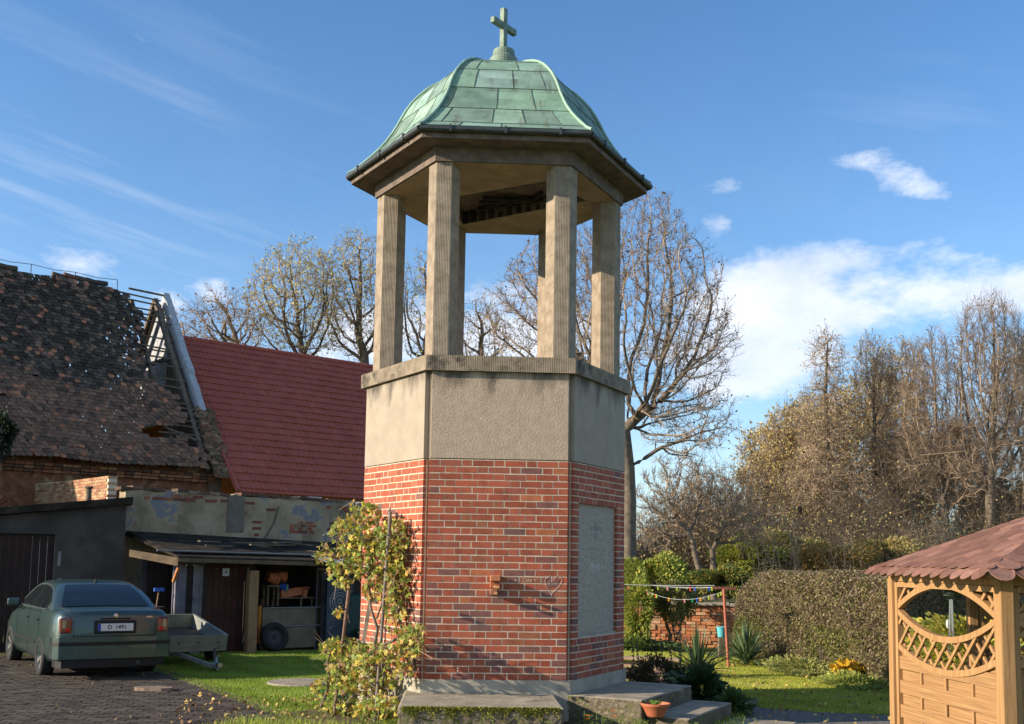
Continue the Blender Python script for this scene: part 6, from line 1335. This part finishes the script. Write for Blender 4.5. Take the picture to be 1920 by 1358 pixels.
ys=np.array([g_[0] for g_ in gh]); zs_=np.array([g_[1] for g_ in gh]); zt=lambda y: float(np.interp(y,ys,zs_))
def pane(y0,y1,w0,w1,name,n=8):
    m=MB(); V=[]
    for i in range(n+1):
        y=y0+(y1-y0)*i/n; w=w0+(w1-w0)*i/n; z=zt(y)+.022
        for k in range(7): f=k/3-1; V.append((f*w,y-.004,z-.010*f*f))
    m.add(V,[[i*7+k,i*7+k+1,(i+1)*7+k+1,(i+1)*7+k] for i in range(n) for k in range(6)]); return m.build(name,M_glassd,car,smooth=True)
pane(-.41,.20,.66,.50,'rear_window'); pane(1.52,2.22,.52,.66,'windscreen')
def sidepane(sx,y0,y1,name):
    m=MB(); V=[]; n=10
    for i in range(n+1):
        y=y0+(y1-y0)*i/n; z1=zt(y)-.085; b_=.835-.06*max(0,(-y)/.46); t=ghw(zt(y))+.02; 
        for z in (1.045,max(1.05,z1)):
            f=(z-1.02)/max(.02,(zt(y)-.05-1.02)); x=b_+(t-b_)*min(1,f)+.006; V.append((sx*x,y,z))
    F_=[[2*i,2*i+2,2*i+3,2*i+1] for i in range(n)]; m.add(V,F_ if sx>0 else [f[::-1] for f in F_]); return m.build(name,M_glassd,car)
for sx in(-1,1):
    sidepane(sx,-.12,.12,'quarter_window'); sidepane(sx,.17,.98,'side_window'); sidepane(sx,1.06,2.02,'side_window')
    m=MB(); T=[(sx*(ghw(zt(y))+.028),y,zt(y)-.062) for y in np.linspace(-.15,2.0,16)]; m.tube(T,.008,5); m.tube([(sx*.842,-.2,1.035),(sx*.845,2.05,1.035)],.007,5); m.build('window_trim',M_chrome,car)
    m=MB()
    for y,zt_ in ((.16,1.03),(1.02,1.03),(2.05,1.0)): m.bar((sx*.8725,y,.30),(sx*.868,y,.86),.004,.008,None,(0,1,0)); m.bar((sx*.868,y,.86),(sx*.842,y,zt_),.004,.008,None,(0,1,0))
    m.bar((sx*.8735,.38,.505),(sx*.8735,2.3,.505),.012,.035); m.build('door_seam',M_trim,car)
    for y in (.30,1.16): m=MB(); m.box((sx*.872,y,.86),(.03,.16,.03)); m.build('door_handle',M_paint,car,bevel=.008)
    m=MB(); m.box((sx*.96,1.93,1.07),(.20,.09,.13)); m.build('mirror',M_paint,car,bevel=.03); m=MB(); m.box((sx*.87,1.95,1.03),(.08,.05,.04)); mo=m.build('mirror_stalk',M_trim,car)
    # tail lamp
    m=MB(); m.box((sx*.705,-.995,.825),(.185,.14,.235)); tlp=m.build('tail_lamp',mat('lamp_glass',[(.3,(.10,.012,.010)),(.6,(.16,.05,.035))],scale=9,rough=.12,spec=.8,coord='Object'),car,bevel=.03)
    m=MB(); m.lathe([(0,0),(.032,0),(.026,.008),(0,.010)],18,(sx*.69,-1.066,.765),[[1,0,0],[0,0,1],[0,-1,0]]); m.build('reflector',mat('bright_red',(.5,.01,.01),rough=.2),tlp); m=MB(); m.box((sx*.735,-1.068,.85),(.05,.006,.12)); m.build('reversing_lens',mat('pale_lens',(.35,.28,.16),rough=.2),tlp,bevel=.01)
m=MB() # bumper
bp_=[(-.86,-.70),(-.865,-.95),(-.80,-1.07),(-.6,-1.115),(0,-1.135),(.6,-1.115),(.80,-1.07),(.865,-.95),(.86,-.70)]
for z0,z1,o in ((.335,.53,0),(.585,.655,-.004)): m.ext([(x*(1+o*0),y-o,z0) for x,y in bp_],(0,0,z1-z0))
m.build('bumper',M_paint,car,bevel=.012); m=MB(); m.ext([(x*1.004,y-.008,.53) for x,y in bp_],(0,0,.055)); m.ext([(x*.93,y+.05,.20) for x,y in bp_],(0,0,.135)); m.build('bumper_strip',M_trim,car)
m=MB(); m.box((0,-1.062,.80),(.62,.03,.20)); m.build('plate_recess',M_trim,car,bevel=.015); m=MB(); m.box((0,-1.082,.795),(.52,.012,.112)); pl=m.build('number_plate',mat('plate_white',(.62,.60,.60),rough=.4),car,bevel=.003)
m=MB(); m.box((-.24,-1.0890,.795),(.038,.003,.108)); m.build('plate_band',mat('plate_blue',(.02,.05,.35)),pl)
text_obj('plate_text','D  1491',.085,M_trim,pl,(.02,-1.0885,.795),(1,0,0),(0,0,1),.0008,True)
m=MB(); 
for sx in (-1,1): m.bar((sx*.60,-1.055,.665),(sx*.60,-1.045,.93),.006,.01); m.bar((sx*.60,-1.045,.93),(sx*.64,-.93,1.045),.006,.01); m.bar((sx*.64,-.93,1.045),(sx*.70,-.5,1.075),.006,.01)
m.bar((-.6,-1.056,.665),(.6,-1.056,.665),.006,.01); m.build('boot_seam',M_trim,car)
m=MB(); m.box((0,-1.058,.925),(.44,.02,.02)); m.build('boot_handle',M_trim,car); m=MB(); m.lathe([(0,0),(.034,0),(.034,.008),(0,.012)],20,(0,-1.052,.965),[[1,0,0],[0,0,1],[0,-1,0]]); m.build('badge',M_chrome,car)
m=MB(); m.box((.50,-1.052,.945),(.09,.008,.022)); m.build('badge',M_chrome,car); m=MB(); m.lathe([(0,0),(.03,0),(.014,.035),(0,.06)],10,(0,.36,1.435)); m.build('aerial',M_trim,car)
m=MB(); m.tube([(.35,-1.08,.26),(.35,-.7,.26)],.03,10); m.build('exhaust',M_lead,car); m=MB(); m.box((0,1.3,.24),(1.4,4.2,.10)); m.build('underbody',M_trim,car)
for sx in(-1,1):
    for wy in (0,2.70):
        ax=np.array([[0,0,1.],[0,1.,0],[sx*1.,0,0]]); c=(sx*.775,wy,.315); m=MB(); m.lathe([(.20,-.10),(.29,-.10),(.310,-.08),(.316,-.04),(.316,.05),(.308,.085),(.285,.098),(.215,.098),(.205,.085)],40,c,ax); wl_=m.build('wheel',M_rub,car,smooth=True)
        m=MB(); m.lathe([(.208,.088),(.20,.06),(.19,-.08)],32,c,ax); m.lathe([(0,.06),(.045,.062),(.05,.045)],20,c,ax)
        for k in range(6):
            a=k*math.pi/3; u_=np.array([0,_s(a),_c(a)]); w_=np.array([0,_c(a),-_s(a)]); X=np.array([sx*1.,0,0]); cc_=np.array(c); q=[cc_+u_*.03-w_*.022+X*.06,cc_+u_*.03+w_*.022+X*.06,cc_+u_*.205+w_*.034+X*.078,cc_+u_*.205-w_*.034+X*.078]; m.ext(q,-X*.03)
        m.build('rim',mat('alloy_rim',(.36,.34,.31),rough=.35,metal=.8),wl_); m=MB(); m.lathe([(0,.0),(.19,.0)],24,c,ax); m.build('brake_disc',M_trim,wl_)
# ------------------------------------------------------------------ tipped box trailer behind the car
M_galv=mat('galvanised_steel',[(.3,(.22,.24,.22)),(.7,(.36,.38,.35))],scale=6,coord='Object',rough=.5,metal=.4); M_olive=mat('olive_side',[(.3,(.16,.175,.125)),(.7,(.25,.265,.20))],scale=4,coord='Object',rough=.5,metal=.3)
tr=thing('box_trailer','small galvanised car trailer tipped down on its drawbar beside the car','trailer',(-5.32,19.95,0),math.atan2(.56,.83))
TI=.15; tyv=np.array([0,_c(TI),_s(TI)]); tzv=np.array([0,-_s(TI),_c(TI)]); TX=np.array([1.,0,0]); o_=np.array([0,0,.29]); tp3=lambda x,y,z: o_+TX*x+tyv*y+tzv*z
def tb_(mb,c,d): mb.box(tp3(*c),d,[TX,tyv,tzv])
m=MB(); tb_(m,(0,.95,.02),(1.02,1.9,.025)); m.build('floor',mat('trailer_plywood',[(.3,(.05,.04,.032)),(.7,(.09,.07,.055))],scale=5,coord='Object'),tr)
for nm_,c,d,mm in (('front_board',(0,0,.14),(1.06,.03,.28),M_olive),('rear_board',(0,1.9,.14),(1.06,.03,.28),M_olive),('side_board',(-.53,.95,.14),(.03,1.86,.28),M_galv),('side_board',(.53,.95,.14),(.03,1.86,.28),M_galv)):
    m=MB(); tb_(m,c,d)
    if c[0]==0: tb_(m,(0,c[1],.275),(1.10,.045,.025)); tb_(m,(0,c[1]-.018,.10),(1.0,.008,.012)); tb_(m,(0,c[1]-.018,.19),(1.0,.008,.012))
    else: tb_(m,(c[0],c[1],.275),(.045,1.9,.025)); tb_(m,(c[0]-.018*(1 if c[0]<0 else 1),c[1],.15),(.006,1.8,.010))
    m.build(nm_,mm,tr)
for x in (-.36,0,.36): m=MB(); m.lathe([(0,0),(.018,0),(.014,.006),(0,.007)],10,tp3(x,-.017,.16),[TX,tzv,-tyv]); m.build('rivet',M_trim,tr)
m=MB(); m.box(tp3(.40,-.0175,.055),(.10,.004,.045),[TX,tyv,tzv]); m.build('maker_plate',M_chrome,tr)
m=MB(); tipp=np.array([0,-1.0,.10]); m.bar(tp3(-.40,.25,-.05),tipp+np.array([-.02,.1,0]),.05,.07); m.bar(tp3(.40,.25,-.05),tipp+np.array([.02,.1,0]),.05,.07); m.bar(tipp+np.array([0,.25,.02]),tipp+np.array([0,-.12,-.01]),.06,.06); m.build('drawbar',M_galv,tr)
m=MB(); m.box(tipp+np.array([0,-.12,.04]),(.08,.14,.07)); m.tube([tipp+np.array([0,-.05,.08]),tipp+np.array([0,.02,.17]),tipp+np.array([0,-.10,.20])],.010,6); m.build('coupling',M_chrome,tr,bevel=.006)
m=MB(); m.tube([tipp+np.array([.06,.28,-.06]),tipp+np.array([.06,.28,.30])],.024,8); m.lathe([(.03,-.02),(.06,-.02),(.06,.02),(.03,.02)],14,tipp+np.array([.06,.22,-.03]),[[0,0,1],[0,1,0],[1,0,0]]); m.build('jockey_wheel',M_lead,tr)
for sx in (-1,1): 
    m=MB(); m.lathe([(.10,-.06),(.20,-.065),(.225,-.04),(.225,.04),(.20,.065),(.10,.06)],28,(sx*.62,1.05,.226),[[0,0,1],[0,1,0],[1,0,0]]); w_=m.build('wheel',M_rub,tr,smooth=True); m=MB(); m.lathe([(0,.03),(.10,.05),(.11,.03),(.11,-.05)],20,(sx*.62,1.05,.226),[[0,0,1],[0,1,0],[sx*1.,0,0]]); m.build('rim',M_steel,w_)
m=MB(); m.bar((-.6,1.05,.226),(.6,1.05,.226),.05,.05); m.build('axle',M_lead,tr)

# ------------------------------------------------------------------ fallen leaves, ivy
M_dry=mat('dry_leaf',(1,1,1),attr=True,rough=.8)
def litter(name,label,P,n,seed,z=.03,size=.045,cols=((.30,.17,.07),(.42,.28,.09),(.22,.12,.06),(.5,.38,.12))):
    rg=np.random.default_rng(seed); P=np.array(P); q=rg.uniform(P.min(0),P.max(0),(n*3,2)); q=q[inpoly(q[:,0],q[:,1],P)][:n]; V=np.c_[q,z+rg.uniform(0,.02,len(q))]
    m=MB(); leaf_quads(m,V,size,np.array(cols),seed,nrm=np.array([0,0,.0]),asp=1.3); return tag(m.build(name,M_dry),label,'leaves',None,'stuff')
litter('fallen_leaves','brown and yellow leaves scattered over the right-hand lawn',[(1.5,13.6),(7.6,13.6),(7.0,18),(5.2,23),(3.0,26.3),(1.6,26.3)],500,61)
litter('fallen_leaves','dry leaves strewn on the soil and lawn round the grapevine',[(-3.6,12),(-.95,11.9),(-1.0,13.2),(-2.2,15.4),(-4.4,16)],380,62)
litter('fallen_leaves','leaves blown over the pavers of the yard',[(-7,13.5),(-2.6,13),(-5.2,18),(-9,20.5),(-11,17)],45,63,z=.035,cols=((.16,.10,.05),(.22,.15,.07),(.12,.08,.04)))
iv=wp(0,812,28.5); clump('ivy_clump','dark ivy hanging at the left edge over the ruined roof',iv,(.45,.4,.55),1500,.06,[[.016,.03,.012],[.028,.045,.016],[.010,.02,.008]],120,8,base=iv[2]-1.0)

mo=MB(); rg=np.random.default_rng(19); P=[]
for i in range(9000):
    t=rg.uniform(-1.05,.66); dn_=abs(rg.normal(0,.045)); lump=.5+.5*math.sin(t*9)*math.sin(t*23+1)
    if rg.random()>.35+.65*lump: continue
    w=TC+N4*1.54+T4*t+N4*(1.245+rg.uniform(-.035,.012)); P.append([w[0],w[1],.422-dn_*(.4+lump)])
leaf_quads(mo,np.array(P),.016,np.array([[.28,.30,.03],[.20,.22,.03],[.36,.34,.05],[.14,.13,.03]]),2,asp=1.3); mo.build('moss',M_leaf,tstep,True)

blades('grass_tuft',[[(-3.4,12.2),(-1.1,11.2),(-.98,11.75),(-1.15,13.0),(-3,13.4)],[(.72,11.6),(1.0,11.7),(2.6,12.1),(2.5,11.6),(1,11.2)],[(2.45,13.0),(3.0,14.4),(3.3,14.3),(2.9,12.9)]],'longer tufts of grass and weeds round the foot of the steps and the vine',900,.06,.16,7,(np.array([.34,.42,.06]),np.array([.5,.46,.16])))
blades('grass_tuft',[[tuple(np.array(p)+np.array([dx,dy])) for p,dx,dy in [(yard_edge[0],.05,0),(yard_edge[1],.05,0),(yard_edge[2],.05,.05),(yard_edge[3],.05,.05),(yard_edge[4],.05,.08),(yard_edge[4],-.15,-.12),(yard_edge[3],-.18,-.10),(yard_edge[2],-.18,-.05),(yard_edge[1],-.18,0),(yard_edge[0],-.18,0)]]],'grass growing over the edge of the pavers',1500,.03,.08,8,(np.array([.24,.33,.05]),np.array([.4,.36,.14])))

clump('garden_bush','yellow-leaved bush seen through the eye-shaped opening of the gazebo',(4.95,11.3,.95),(.55,.5,.72),6500,.045,[[.50,.46,.08],[.36,.38,.08],[.60,.46,.07],[.24,.28,.06]],131,10,base=0.)
m=MB(); rr=random.Random(12)
for i in range(9):
    t=rr.uniform(frA[0]+.2,tE-1.2); q0=rr.uniform(-1.6,-.1); z=lambda t_,q_: zf(t_)+(zbk(t_)-zf(t_))*(.55-q_)/(.55-QW)+.16
    t2=t+rr.uniform(.5,1.3); q2=q0+rr.uniform(-.25,.25); m.bar(SP(t,q0,z(t,q0)+rr.uniform(0,.05)),SP(t2,q2,z(t2,q2)+rr.uniform(0,.05)),rr.uniform(.05,.14),.03)
m.build('loose_board',M_wood,shed,True)
